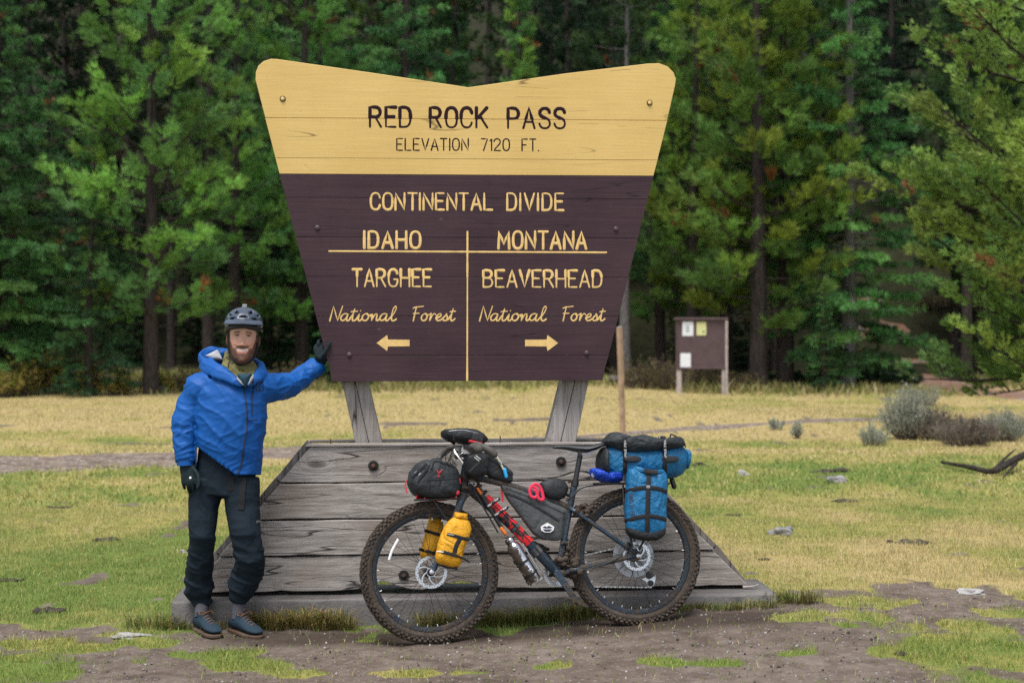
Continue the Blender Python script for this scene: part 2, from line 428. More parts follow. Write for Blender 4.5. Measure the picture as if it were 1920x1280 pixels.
me = bpy.data.meshes.new('ground')
V = np.stack([X, Y, Z], 1).astype(np.float32); F = np.stack([I, I + 1, I + nx + 1, I + nx], 1)
me = tris('ground', V, F, mg, None, True)
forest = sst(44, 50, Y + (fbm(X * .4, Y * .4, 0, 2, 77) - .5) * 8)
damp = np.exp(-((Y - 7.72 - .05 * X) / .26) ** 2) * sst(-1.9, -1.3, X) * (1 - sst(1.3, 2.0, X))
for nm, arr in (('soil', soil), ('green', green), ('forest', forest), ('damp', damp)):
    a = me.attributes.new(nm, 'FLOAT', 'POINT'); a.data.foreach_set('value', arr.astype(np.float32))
put(me, 'ground', kind='structure')
GROUND = me

# gravel track across the meadow, and the earth path that leads into the trees
def strip(name, line, halfw, mat, lift=.012, seed=0):
    P = smooth_path([Vector((a, b, 0)) for a, b in line], 14); n = len(P); m = 13; V = []; F = []
    for i, p in enumerate(P):
        T = nrm(P[min(i+1, n-1)] - P[max(i-1, 0)]); S = Vector((-T.y, T.x, 0))
        hw = halfw(i / (n - 1)) * (1 + .6 * float(mnoise.noise(Vector((p.x * .9, p.y * .9, seed)))) + .3 * float(mnoise.noise(Vector((p.x * 3, p.y * 3, seed)))))
        for j in range(m):
            q = p + S * hw * (2 * j / (m - 1) - 1 + .12 * float(mnoise.noise(Vector((p.x * 2, j * .7, seed + 4)))))
            e = 1 - abs(2 * j / (m - 1) - 1) ** 6
            V.append((q.x, q.y, gzf(q.x, q.y) + lift * e - .01 * (1 - e)))
    for i in range(n - 1):
        for j in range(m - 1): F.append((i*m+j, (i+1)*m+j, (i+1)*m+j+1, i*m+j+1))
    o = put(tris(name, V, F, mat, None, True), name, kind='structure'); return o, P
t = NT('gravel_track'); v = t.coord(); n1 = t.noise(v, 2.5, 8, .7); n2 = t.noise(v, 40, 4)
c = t.ramp(n1, [(.32, (.085, .062, .048)), (.5, (.165, .128, .105)), (.68, (.27, .22, .17))])
vs = t.voro(v, 22, out='Color'); sep = t.n('SeparateColor'); t.set(sep.inputs[0], vs)
c = t.mix(t.ramp(sep.outputs[0], [(.9, 0.0), (.95, 1.0)]), c, (.4, .37, .36))
mtrack = t.out(c, .9, 0, t.bump(n2, .6, .03), .2)
TRACK = [(-16, 14.6), (-9.5, 16.6), (-6.2, 18.3), (-3.1, 20.3), (.3, 22.8), (2.7, 24.9), (5.2, 26.4), (9, 28.2), (16, 33)]
strip('gravel_track', TRACK, lambda q: 1.5 - 1.15 * sst(.3, .6, q), mtrack)
t = NT('path_earth'); v = t.coord(); n1 = t.noise(v, 3, 8, .7)
mpath = t.out(t.ramp(n1, [(.3, (.12, .06, .035)), (.5, (.2, .11, .07)), (.62, (.2, .18, .19)), (.75, (.27, .25, .26))]), .95, 0, t.bump(n1, .6, .05), .15)
strip('earth_path', [(17.5, 33.5), (14.8, 36.5), (13.8, 40), (13.8, 45), (14.4, 50), (15.2, 60)], lambda q: 1.7 - .3 * q, mpath, .03, 3)

# ================================================================== WOOD, PAINT AND CONCRETE
def wood(name, ax, dark=1.0, moss=0):
    """silvery weathered timber; ax = direction of the grain in object space"""
    t = NT(name); g = [12, 12, 12]; g[ax] = .34; v = t.coord(tuple(g), rand=7.7)
    v0 = t.coord(rand=7.7)
    wob = t.noise(v0, 2.1, 2, .5, out='Color'); vv = t.n('VectorMath', operation='ADD'); sc = t.n('VectorMath', operation='SCALE')
    t.set(sc.inputs[0], wob); sc.inputs['Scale'].default_value = .55; t.set(vv.inputs[0], v); t.set(vv.inputs[1], sc.outputs[0])
    kn = [3.4, 3.4, 3.4]; kn[ax] = 1.5; kd = t.voro(t.coord(tuple(kn), rand=5.1), 1.0)          # knots
    ring = t.math('MULTIPLY', t.ramp(kd, [(.0, 1.0), (.2, 0.0)]), 1.0)
    v3 = t.n('VectorMath', operation='ADD'); cx = t.n('CombineXYZ')
    for i in range(3):
        if i != ax: t.set(cx.inputs[i], ring)
    t.set(v3.inputs[0], vv.outputs[0]); t.set(v3.inputs[1], cx.outputs[0])
    gr = t.noise(v3.outputs[0], 3.6, 10, .72)
    fine = t.noise(v3.outputs[0], 11, 5, .7)
    col = t.ramp(gr, [(.28, tuple(q * dark for q in (.135, .122, .12))), (.42, tuple(q * dark for q in (.25, .226, .208))), (.58, tuple(q * dark for q in (.385, .352, .328))), (.75, tuple(q * dark for q in (.51, .475, .45)))])
    col = t.mix(t.ramp(fine, [(.33, .45), (.46, 0.0)]), col, tuple(q * dark for q in (.07, .062, .062)))
    st = t.noise(t.coord(rand=3.3), 1.7, 5, .6)
    col = t.mix(t.ramp(st, [(.5, 0.0), (.76, .7)]), col, tuple(q * dark for q in (.17, .115, .075)))            # brown stains
    knob = t.ramp(kd, [(.05, .85), (.11, .0)]); col = t.mix(knob, col, (.06, .05, .048))
    cg = [4, 4, 4]; cg[ax] = .22; cr = t.noise(t.coord(tuple(cg), rand=9.9), 1.9, 2, .5, .25)   # checks
    crk = t.ramp(t.math('ABSOLUTE', t.math('SUBTRACT', cr, .5)), [(.0, 1.0), (.008, 0.0)])
    brk = t.ramp(t.noise(t.coord(rand=1.3), 2.0, 2), [(.38, 0.0), (.48, 1.0)]); crk = t.math('MULTIPLY', crk, brk)
    col = t.mix(crk, col, (.018, .015, .015))
    if moss: 
        z = t.n('SeparateXYZ'); t.set(z.inputs[0], t.coord()); 
        mm = t.math('MULTIPLY', t.ramp(t.math('ADD', z.outputs[2], t.math('MULTIPLY', t.noise(v0, 14, 4), .1)), [(1.0 + .06 - .0, 1.0), (1.0, 1.0)]), 0.0)
    hgt = t.math('SUBTRACT', t.math('ADD', gr, t.math('MULTIPLY', fine, .5)), t.math('MULTIPLY', crk, 1.5))
    return t.out(col, t.ramp(gr, [(.3, .85), (.7, .6)]), 0, t.bump(hgt, .45, .01), .35)
M_wood = wood('weathered_plank', 0); M_woodv = wood('weathered_post', 2); M_woode = wood('weathered_end', 2, .6)
def paintwood(name, c, c2, wear, wc, grain=.3):
    t = NT(name); v0 = t.coord(); g = t.noise(t.coord((.8, 8, 26)), 2.2, 8, .7); fg = t.noise(t.coord((1.4, 8, 130)), 1.6, 6, .75); big = t.noise(v0, 2.5, 5, .6); bl = t.noise(t.coord((1, 1, 2.5)), 6, 6, .7)
    col = t.mix(t.ramp(big, [(.3, 0.0), (.72, 1.0)]), c, c2)
    col = t.mix(t.ramp(g, [(.32, grain), (.5, 0.0)]), col, tuple(q * .7 for q in c))
    col = t.mix(t.ramp(fg, [(.5, 0.0), (.72, grain * 1.1)]), col, tuple(min(1, q * 1.75) for q in c2)); col = t.mix(t.ramp(fg, [(.28, grain * 1.3), (.45, 0.0)]), col, tuple(q * .55 for q in c))
    col = t.mix(t.ramp(bl, [(.6, 0.0), (.78, grain)]), col, tuple(q * .6 for q in c))
    sp = t.noise(t.coord((2.2, 6, 16)), 5, 8, .75)
    col = t.mix(t.ramp(sp, [(wear, 0.0), (wear + .03, .85)]), col, wc)
    dots = t.voro(t.coord((1, 1, 2.2)), 9); dc = t.ramp(dots, [(.025, .8), (.04, 0.0)]); col = t.mix(dc, col, tuple(q * .25 for q in c))
    ck = t.math('ABSOLUTE', t.math('SUBTRACT', t.noise(t.coord((.35, 1, 5.5)), 1.6, 1.5, .5, .2), .5)); ck = t.math('MULTIPLY', t.ramp(ck, [(0.0, 1.0), (.0045, 0.0)]), t.ramp(t.noise(v0, 3.1, 2), [(.56, 0.0), (.62, .85)])); col = t.mix(ck, col, tuple(q * .18 for q in c))
    hh = t.math('SUBTRACT', t.math('ADD', g, t.math('ADD', t.math('MULTIPLY', sp, .3), t.math('MULTIPLY', fg, grain * 2))), ck)
    return t.out(col, t.ramp(big, [(.3, .45), (.7, .62)]), 0, t.bump(hh, .2, .005), .25)
M_yellow = paintwood('yellow_paint', (.60, .405, .135), (.67, .465, .17), .705, (.72, .58, .36), .16)
M_brown = paintwood('brown_paint', (.037, .018, .0235), (.058, .031, .038), .67, (.22, .18, .18), .5)
M_cream = simple('cream_letter_paint', (.72, .49, .19), .75, var=.15, sc=30, bump=.1, spec=.2)
M_dkletter = simple('dark_letter_paint', (.022, .009, .012), .85, var=.2, bump=0, spec=.15)
M_iron = simple('rusty_iron', (.07, .055, .05), .6, .5, dirt=.6, dirt_c=(.1, .045, .025))
M_boltp = simple('painted_bolt_dark', (.06, .035, .045), .45); M_bolty = simple('painted_bolt_yellow', (.6, .42, .16), .45)
t = NT('concrete'); v = t.coord(); n1 = t.noise(v, 3.5, 8, .7); n2 = t.noise(v, 60, 5, .7); n3 = t.noise(t.coord((1, 1, 6)), 3, 6, .65)
c = t.ramp(n1, [(.3, (.06, .054, .052)), (.5, (.108, .1, .097)), (.72, (.17, .157, .152))])
c = t.mix(t.ramp(n3, [(.55, 0.0), (.75, .6)]), c, (.085, .08, .06))
c = t.mix(t.ramp(n2, [(.62, 0.0), (.72, .7)]), c, (.05, .045, .045))
M_conc = t.out(c, t.ramp(n1, [(.3, .4), (.7, .75)]), 0, t.bump(t.math('ADD', n1, n2), .5, .01), .5)

# ================================================================== THE SIGN
A = Vector((-1.893, 7.90, 0)); B = Vector((1.523, 8.17, 0)); SX = nrm(B - A); SN = Vector((SX.y, -SX.x, 0)); BACK = -SN
def signframe(off): return Frame(A + BACK * off, SX, (0, 0, 1))       # n points to the camera
SLAB, PLANK, PANEL, = signframe(0), signframe(.11), signframe(.095)
# slab
u1 = (B - A).length; top = .158
mb = MB(); prof = []
N = 60
for j, (k, z) in enumerate(((0, -.25), (0, top - .025), (-.008, top - .006), (-.028, top), (-.44, top), (-.46, top - .015), (-.46, -.25))):
    for i in range(N + 1):
        u = u1 * i / N; wob = .006 * float(mnoise.noise(Vector((u * 5, j * 1.3, 0))))
        e = 1
        mb.v.append(tuple(SLAB.w(u, z + (wob if z > 0 else 0), k + wob)))
for j in range(6):
    for i in range(N): mb.f.append((j*(N+1)+i, j*(N+1)+i+1, (j+1)*(N+1)+i+1, (j+1)*(N+1)+i))
mb.f.append(tuple(j*(N+1) for j in range(7))); mb.f.append(tuple(j*(N+1)+N for j in range(6, -1, -1)))
slab = mb.build('concrete_slab', M_conc, None, label='long low grey concrete slab under the plank base of the sign', cat='slab', bevel=.008)

root = empty('forest_sign', SLAB.w(u1 / 2, top, -.23), 'large yellow and brown wooden pass sign with tapered panel on a plank base', 'sign')
# front planks of the base (left and right slanted ends)
def xl(py): return 580 + (py - 838) * (355 - 580) / (1112 - 838)
def xr(py): return 1147 + (py - 832) * (1403 - 1147) / (1098 - 832)
ys = [(836, 831), (906, 899), (975, 966), (1044, 1032), (1113, 1098.5)]
def plank_poly(i, back=0):
    (l0, r0), (l1, r1) = ys[i], ys[i + 1]; g = 1.1
    tl = PLANK.uv(xl(l0), l0 + g); tr = PLANK.uv(xr(r0), r0 + g); br = PLANK.uv(xr(r1), r1 - g); bl = PLANK.uv(xl(l1), l1 - g)
    n = 44; P = []
    for k in range(n + 1):
        f = k / n; u = tl[0] + (tr[0] - tl[0]) * f; v = tl[1] + (tr[1] - tl[1]) * f
        P.append((u, v + .0035 * float(mnoise.noise(Vector((u * 6, i * 3.1 + back, 0)))) - .002))
    Q = []
    for k in range(n + 1):
        f = 1 - k / n; u = bl[0] + (br[0] - bl[0]) * f; v = bl[1] + (br[1] - bl[1]) * f
        q = .0035 * float(mnoise.noise(Vector((u * 6, i * 3.1 + 1.5 + back, 0)))) + .002
        if i == 3:      # the bottom edge is rotten away in one stretch behind the front wheel
            q += .045 * max(0, float(mnoise.noise(Vector((u * 4, 7, 0)))) + .55) * float(sst(.95, 1.15, u) * (1 - sst(1.75, 1.95, u))) + .012 * max(0, float(mnoise.noise(Vector((u * 9, 9, 0)))))
            v = max(v, top + .004)
        Q.append((u, v + q))
    return P + Q
for i in range(4):
    kk = .004 * ((i * 7) % 3 - 1)
    MB().prism(plank_poly(i), PLANK, -.045, kk).build('plank', M_wood, root, False, bevel=.004)
    MB().prism(plank_poly(i, 20), PLANK, -.27, -.225).build('plank', M_wood, root, False, bevel=.004)
# end boards lying on the slanted ends, between and a little proud of the front planks
for sgn in (-1, 1):
    for i in range(4):
        (l0, r0), (l1, r1) = ys[i], ys[i + 1]
        a, b = (PLANK.uv(xl(l0), l0), PLANK.uv(xl(l1), l1)) if sgn < 0 else (PLANK.uv(xr(r0), r0), PLANK.uv(xr(r1), r1))
        a = Vector(a); b = Vector(b); dn = (b - a).normalized(); pr = Vector((dn.y, -dn.x)) * (1 if sgn > 0 else -1)
        pr = Vector((abs(dn.y) * sgn, abs(dn.x)))
        a += dn * .003; b -= dn * .003
        a -= pr * .03; b -= pr * .03
        th = .066 + .004 * (i % 2)
        poly = [a, a + pr * th, b + pr * th, b]
        if b.y < top + .01: poly[3] = Vector((b.x, top + .004)); poly[2] = Vector((poly[2].x, top + .004))
        if sgn < 0: poly = poly[::-1]
        MB().prism([(q.x, q.y) for q in poly], PLANK, -.223, -.048 - .004 * (i % 2)).build('end_board', M_woode, root, False, bevel=.003)
# boards closing the top, the two posts pass between them
(ul, vl), (ur, vr) = PLANK.uv(577, 833), PLANK.uv(1150, 829)
for k0, k1, dz in ((-.058, .008, 0), (-.277, -.2, .006)):
    P = []
    for k in range(31): f = k / 30; P.append((ul + (ur - ul) * f, vl + .002 + dz + .002 * float(mnoise.noise(Vector((f * 9, k0 * 40, 0))))))
    poly = P + [(ur + .016, vl - .012 + dz), (ul - .016, vl - .012 + dz)]
    MB().prism(poly[::-1], PLANK, k0, k1).build('cap_board', M_wood, root, False, bevel=.003)
capz = PLANK.w(0, vl).z
# posts
M_woodp = M_woodv
def post(tl, tr, bl, br, seed):
    fr = signframe(.185); a = Vector(fr.uv(*tl)); b = Vector(fr.uv(*tr)); c = Vector(fr.uv(*br)); d = Vector(fr.uv(*bl))
    ext = .9; up1 = a + (a - d) * ext * 1.6; up2 = b + (b - c) * ext * 1.6; dn1 = d + (d - a) * .9; dn2 = c + (c - b) * .9
    for s0, s1 in ((0, .485), (.505, 1)):       # split by one long check
        poly = [up1.lerp(up2, s0), up1.lerp(up2, s1), dn1.lerp(dn2, s1), dn1.lerp(dn2, s0)]
        if seed == 0 and s0 == 0: poly[1] = up1.lerp(up2, .495); 
        MB().prism([(q.x, q.y) for q in poly][::-1], fr, -.13, .0 if s0 == 0 else -.003).build('post', M_woodp, root, False, bevel=.005)
post((641, 716), (691, 716), (667, 833), (717, 831), 0); post((1052, 715), (1104, 715), (1024, 829), (1080, 827), 1)
# panel outline
edge = [(479, 150), (479.5, 136), (484, 124), (494, 115), (508, 110.5), (520, 111), (700, 137), (862, 161.5), (878, 164), (896, 161.5), (1060, 138), (1215, 119.5), (1236, 119), (1252, 125), (1263, 136), (1267.5, 148), (1266, 160)]
def xL(py): return 479 + (py - 150) * (618 - 479) / (692 - 150)
def xR(py): return 1266 + (py - 160) * (1135 - 1266) / (692 - 160)
TH = .075
def panel_board(y0, y1, mat, first=False, last=False, ):
    g = .35
    if first: P = [PANEL.uv(*q) for q in edge] + [PANEL.uv(xR(y1), y1 + 1 - g), PANEL.uv(xL(y1), y1 - g)]
    else:
        # a board's joint runs level: left end y, right end nearly the same (the panel is turned a little)
        f = lambda x, y: PANEL.uv(x, y)
        dl = lambda y: 4.0 * (626 - y) / 300
        tl, tr = f(xL(y0), y0 + g), f(xR(y0), y0 + g + dl(y0))
        bl, br = f(xL(y1), y1 - g), f(xR(y1), y1 - g + dl(y1))
        P = [tl, tr, br, bl]
        if last: P = [tl, tr, f(1134, 692), f(1130, 712.5), f(1000, 713.2), f(760, 714.3), f(622, 715), f(618.5, 692)]
    if first:
        P[-2] = PANEL.uv(xR(y1), y1 - g + 4.0 * (626 - y1) / 300)
    MB().prism(P[::-1], PANEL, -TH + .004 * (not first), .0006 * ((int(y0) * 7) % 3)).build('board', mat, root, False, bevel=.0009 if not first else .003)
cuts = [(110, 147, 'y'), (147, 221, 'y'), (221, 296, 'y'), (296, 326, 'y'), (326, 370, 'b'), (370, 444, 'b'), (444, 518, 'b'), (518, 592, 'b'), (592, 666, 'b'), (666, 715, 'b')]
# topmost board: the winged top down to the first joint
for i, (a, b, c) in enumerate(cuts):
    if i == 0: continue
    if i == 1:
        panel_board(0, 221, M_yellow, first=True)
    else: panel_board(a, b, M_yellow if c == 'y' else M_brown, last=(i == len(cuts) - 1))
for (a, b) in ((530, 185.5), (1218, 193)):
    p = PANEL.p(a, b, .002); MB().lathe([(.0165, 0), (.0165, .001), (.0155, .002)], p, SN, 18).build('bolt_hole', M_dkletter, root)
    MB().lathe([(.0115, 0), (.0115, .005), (.008, .0075)], p, SN, 18).build('bolt', M_bolty, root)
for (a, b) in ((595, 427), (1155, 429.5), (655, 665), (1100, 662)):
    p = PANEL.p(a, b, .001); MB().lathe([(.0145, 0), (.014, .005), (.008, .009)], p, SN, 18).build('bolt', M_boltp, root)
for (a, b) in ((700, 873), (1052, 865.5), (757, 1078), (1298, 1062)):     # countersunk bolts of the base
    p = PLANK.p(a, b, .0055); MB().lathe([(.030, 0), (.030, .0012), (.027, .0018)], p, SN, 22).build('bolt_hole', simple('bolt_hole_black', (.012, .01, .01), .9), root)
    MB().lathe([(.013, .0015), (.013, .008), (.009, .012)], p, SN, 6).build('bolt', M_iron, root, False)
for (a, b) in ((938, 826), (620, 832)):
    p = PLANK.p(a, b, -.02); MB().tube([p - Vector((0, 0, .02)), p + Vector((0, 0, .028))], .0035, 8).build('nail', M_iron, root)

# ------------------------------------------------------------------ routed lettering
GL = {
'A': (.56, "M0 0L.28 1L.56 0M.1 .32L.46 .32"), 'B': (.54, "M0 0L0 1L.27 1C.56 1 .56 .54 .27 .54L0 .54M.27 .54C.62 .54 .62 0 .27 0L0 0"),
'C': (.54, "M.54 .74C.5 .92 .42 1 .29 1C.06 1 0 .8 0 .5C0 .2 .06 0 .29 0C.42 0 .5 .08 .54 .26"), 'D': (.52, "M0 0L0 1L.2 1C.46 1 .52 .8 .52 .5C.52 .2 .46 0 .2 0L0 0"),
'E': (.47, "M.47 0L0 0L0 1L.47 1M0 .52L.38 .52"), 'F': (.46, "M0 0L0 1L.46 1M0 .5L.36 .5"),
'G': (.56, "M.54 .76C.5 .92 .42 1 .29 1C.06 1 0 .8 0 .5C0 .2 .06 0 .29 0C.48 0 .56 .12 .56 .42L.34 .42"), 'H': (.54, "M0 0L0 1M.54 0L.54 1M0 .5L.54 .5"),
'I': (.02, "M0 0L0 1"), 'K': (.55, "M0 0L0 1M.52 1L0 .4M.17 .58L.55 0"), 'L': (.46, "M0 1L0 0L.46 0"), 'M': (.64, "M0 0L.04 1L.32 .25L.6 1L.64 0"),
'N': (.54, "M0 0L0 1L.54 0L.54 1"), 'O': (.55, "M.275 1C.5 1 .55 .8 .55 .5C.55 .2 .5 0 .275 0C.05 0 0 .2 0 .5C0 .8 .05 1 .275 1"),
'P': (.52, "M0 0L0 1L.26 1C.6 1 .6 .46 .26 .46L0 .46"), 'R': (.54, "M0 0L0 1L.26 1C.58 1 .58 .5 .26 .5L0 .5M.26 .5L.54 0"),
'S': (.52, "M.5 .8C.47 .94 .39 1 .27 1C.1 1 .02 .88 .02 .75C.02 .5 .52 .55 .52 .26C.52 .1 .43 0 .27 0C.12 0 .03 .08 0 .24"),
'T': (.52, "M0 1L.52 1M.26 1L.26 0"), 'U': (.54, "M0 1L0 .3C0 -.1 .54 -.1 .54 .3L.54 1"), 'V': (.56, "M0 1L.28 0L.56 1"), 'Y': (.54, "M0 1L.27 .48L.54 1M.27 .48L.27 0"),
'0': (.5, "M.25 1C.45 1 .5 .8 .5 .5C.5 .2 .45 0 .25 0C.05 0 0 .2 0 .5C0 .8 .05 1 .25 1"), '1': (.12, "M0 .84L.12 1L.12 0"),
'2': (.48, "M0 .76C.02 .93 .12 1 .24 1C.4 1 .48 .88 .48 .74C.48 .5 .14 .3 0 0L.48 0"), '7': (.46, "M0 1L.46 1L.16 0"), '.': (.03, "M.01 .0L.03 .02"),
'n_N': (.62, "M.0 0L.08 1L.46 .02L.62 1"), 'n_F': (.6, "M.1 0L.16 .96M-.04 .86C.1 .98 .4 .94 .62 1M.02 .5L.4 .52"),
'n_a': (.56, "M.4 .42C.3 .56 .04 .5 .02 .2C.02 -.06 .28 -.04 .36 .24L.42 .48C.36 .2 .34 0 .44 0C.5 0 .54 .06 .58 .14"),
'n_t': (.40, "M.0 .14L.16 .5L.2 .86C.14 .4 .1 0 .22 0C.3 0 .36 .06 .42 .14M.02 .62L.38 .66"),
'n_i': (.30, "M.0 .14L.14 .48C.1 .2 .08 0 .18 0C.24 0 .28 .06 .32 .14M.16 .68L.165 .7"),
'n_o': (.50, "M.3 .5C.04 .5 0 .3 .02 .18C.06 -.06 .34 -.04 .38 .2C.4 .38 .34 .5 .24 .48C.3 .36 .42 .38 .52 .44"),
'n_n': (.56, "M.0 .3L.1 .48L.1 0C.16 .3 .24 .5 .34 .48C.42 .44 .34 .16 .38 .04C.42 -.04 .5 .04 .56 .14"),
'n_l': (.42, "M.0 .14C.2 .4 .34 .7 .32 .92C.3 1.06 .18 1 .14 .76C.1 .5 .08 .02 .22 0C.3 0 .36 .04 .42 .12"),
'n_r': (.46, "M.0 .44C.08 .46 .12 .56 .12 .5L.1 0C.12 .2 .2 .46 .34 .5C.38 .48 .42 .46 .44 .4"),
'n_e': (.46, "M.02 .18C.2 .22 .38 .3 .34 .44C.28 .56 .06 .46 .05 .2C.06 -.04 .3 -.04 .46 .14"),
'n_s': (.42, "M.0 .14C.12 .26 .2 .4 .22 .5C.26 .36 .38 .2 .3 .06C.24 -.02 .12 .0 .08 .06M.3 .06C.36 .04 .4 .08 .44 .14"),
}
def strokes(d):
    import re
    tok = re.findall(r'[MLC]|-?\d*\.?\d+', d); i = 0; out = []; cur = None; cmd = None
    while i < len(tok):
        if tok[i] in 'MLC': cmd = tok[i]; i += 1
        if cmd in 'ML':
            p = (float(tok[i]), float(tok[i+1])); i += 2
            if cmd == 'M': out.append([p]); cmd = 'L'
            else:
                a = out[-1][-1]; out[-1].append(((a[0]+p[0])/2, (a[1]+p[1])/2)); out[-1].append(p)
        else:
            q = [float(z) for z in tok[i:i+6]]; i += 6; a = out[-1][-1]
            for k in range(1, 9):
                s = k / 8; r = 1 - s
                out[-1].append((r**3*a[0]+3*r*r*s*q[0]+3*r*s*s*q[2]+s**3*q[4], r**3*a[1]+3*r*r*s*q[1]+3*r*s*s*q[3]+s**3*q[5]))
    return out
def word(text, x0, x1, ybase, ytop, sw, mat, fr=PANEL, parent=root, keys=None, gap=.23, slant=0.0, depth=.0016, name='lettering', tilt=0.0, seed=0, ratio=None):
    """write one word between photo columns x0..x1; round router strokes of half width sw (px), slightly uneven"""
    keys = keys or list(text); wd = sum(GL[k][0] for k in keys) + gap * (len(keys) - 1)
    mb = MB(); rnd = random.Random(hash(text) % 1000 if not seed else seed); rnd = random.Random(len(text) * 7 + seed)
    cur = 0; (ua, va), (ub, vb) = fr.uv(x0, ybase), fr.uv(x1, ybase + tilt); ut, vt = fr.uv(x0, ytop)
    H = vt - va; k = (ub - ua) / wd; rs = sw / FPX * fr.o.y
    for key in keys:
        jx = rnd.uniform(-.012, .012)
        for st in strokes(GL[key][1]):
            pts = []
            for (a, b) in st:
                u = ua + (cur + jx + a) * k + slant * b * H; v = va + (vb - va) * (cur / wd) + b * H
                pts.append(fr.w(u, v, 0))
            q = [pts[0]]
            for z in pts[1:]:
                if (z - q[-1]).length > 1e-4: q.append(z)
            if len(q) < 2: q.append(q[0] + fr.x * .001)
            # mitre-free strokes: a tube flattened against the board
            rr = [(rs * rnd.uniform(.9, 1.1), rs) for _ in q]
            m2 = MB().tube(q, rr, 8, up=fr.n, round=True)
            for z in m2.v:
                dv = Vector(z) - fr.o; kk = dv.dot(fr.n); z2 = Vector(z) - fr.n * kk * (1 - depth / rs); mb.v.append(tuple(z2))
            o = len(mb.v) - len(m2.v); mb.f += [tuple(i + o for i in f) for f in m2.f]
        cur += GL[key][0] + gap
    return mb.build(name, mat, parent)
if 1:
    D, Y_ = M_dkletter, M_cream
    word('RED', 694, 770, 238, 201, 3.45, D, tilt=.3); word('ROCK', 807, 914, 239, 202, 3.45, D, tilt=.3); word('PASS', 953, 1059, 240.5, 203, 3.45, D, tilt=.5)
    word('ELEVATION', 744, 878, 282, 260, 2.3, D, gap=.22); word('7120', 903, 955, 282.5, 260.5, 2.3, D, gap=.2); word('FT.', 979, 1010, 283, 261, 2.3, D)
    word('CONTINENTAL', 695, 922, 393, 362, 2.65, Y_, tilt=.5, gap=.2); word('DIVIDE', 951, 1056, 394, 362.5, 2.65, Y_, tilt=.3, gap=.24)
    word('IDAHO', 683, 788, 465, 434, 2.65, Y_, gap=.24, tilt=.3); word('MONTANA', 935, 1099, 466, 434, 2.65, Y_, gap=.22, tilt=.5)
    word('TARGHEE', 662, 808, 537, 505, 2.65, Y_, gap=.2, tilt=.2); word('BEAVERHEAD', 906, 1128, 538, 507, 2.65, Y_, gap=.2, tilt=.2)
    kn = ['n_N'] + ['n_' + q for q in 'ational']; kf = ['n_F'] + ['n_' + q for q in 'orest']
    for dx in (0, 281):
        word('National', 618 + dx, 742 + dx, 601.5, 574, 1.75, Y_, keys=kn, gap=.0, slant=.16)
        word('Forest', 772 + dx, 852 + dx, 601.5, 574, 1.75, Y_, keys=kf, gap=.0, slant=.16)
    # routed dividing lines and arrows
    for (a, b, c, d, r, nm) in ((616, 471, 1138, 473.5, 1.7, 'divider_line'), (876.5, 433, 876, 714, 1.8, 'divider_line')):
        rs = r / FPX * 8.1; fr = Frame(PANEL.w(0, 0, 0), PANEL.x, PANEL.y)
        pa, pb = PANEL.p(a, b), PANEL.p(c, d); n = 40
        m2 = MB().tube([pa.lerp(pb, i / n) for i in range(n + 1)], [(rs * (1 + .25 * float(mnoise.noise(Vector((i * .7, a, 0))))), rs) for i in range(n + 1)], 8, up=PANEL.n)
        m2.v = [tuple(Vector(z) - PANEL.n * ((Vector(z) - PANEL.o).dot(PANEL.n)) * (1 - (.0012 if a < 700 else .0018) / rs)) for z in m2.v]
        m2.build(nm, M_cream, root)
    for s, cx in ((1, 737), (-1, 1015.5)):
        P = [(-31, 0), (-11, -15), (-9.5, -6.5), (31, -6), (31, 6), (-9.5, 6.5), (-11, 15)]
        poly = [PANEL.uv(cx + s * a, 643 + b) for a, b in P]
        if s > 0: poly = poly[::-1]
        MB().prism(poly, PANEL, -.01, .0017).build('arrow', M_cream, root, False, bevel=.0008)
adopt(root)
# ================================================================== FOREST
def leafmat(name, rough=.55, trans=.35):
    t = NT(name); a = t.n('Attribute', attribute_name='Col').outputs['Color']
    oi = t.n('ObjectInfo').outputs['Color']
    col = t.mix(1.0, a, oi, 'MULTIPLY')
    tr = t.n('BsdfTranslucent'); t.set(tr.inputs[0], col); t.out(col, rough, 0, None, .25)
    mx = t.n('MixShader'); mx.inputs[0].default_value = trans
    t.t.links.new(t.b.outputs[0], mx.inputs[1]); t.t.links.new(tr.outputs[0], mx.inputs[2])
    t.t.links.new(mx.outputs[0], t.t.nodes['Material Output'].inputs[0]); return t.m
M_needle = leafmat('needles'); M_grass = leafmat('grass_blades', .6, .3)
t = NT('bark'); v = t.coord((9, 9, 1.6), rand=4.0); n1 = t.noise(v, 2.2, 7, .7)
M_bark = t.out(t.ramp(n1, [(.3, (.016, .013, .012)), (.55, (.05, .04, .036)), (.75, (.1, .085, .078))]), .9, 0, t.bump(n1, 1.0, .06), .2)
t = NT('pale_bark'); v = t.coord((9, 9, 1.6), rand=4.0); n1 = t.noise(v, 2.2, 7, .7)
M_barkp = t.out(t.ramp(n1, [(.3, (.06, .055, .055)), (.55, (.16, .15, .15)), (.75, (.26, .25, .25))]), .9, 0, t.bump(n1, 1.0, .06), .2)
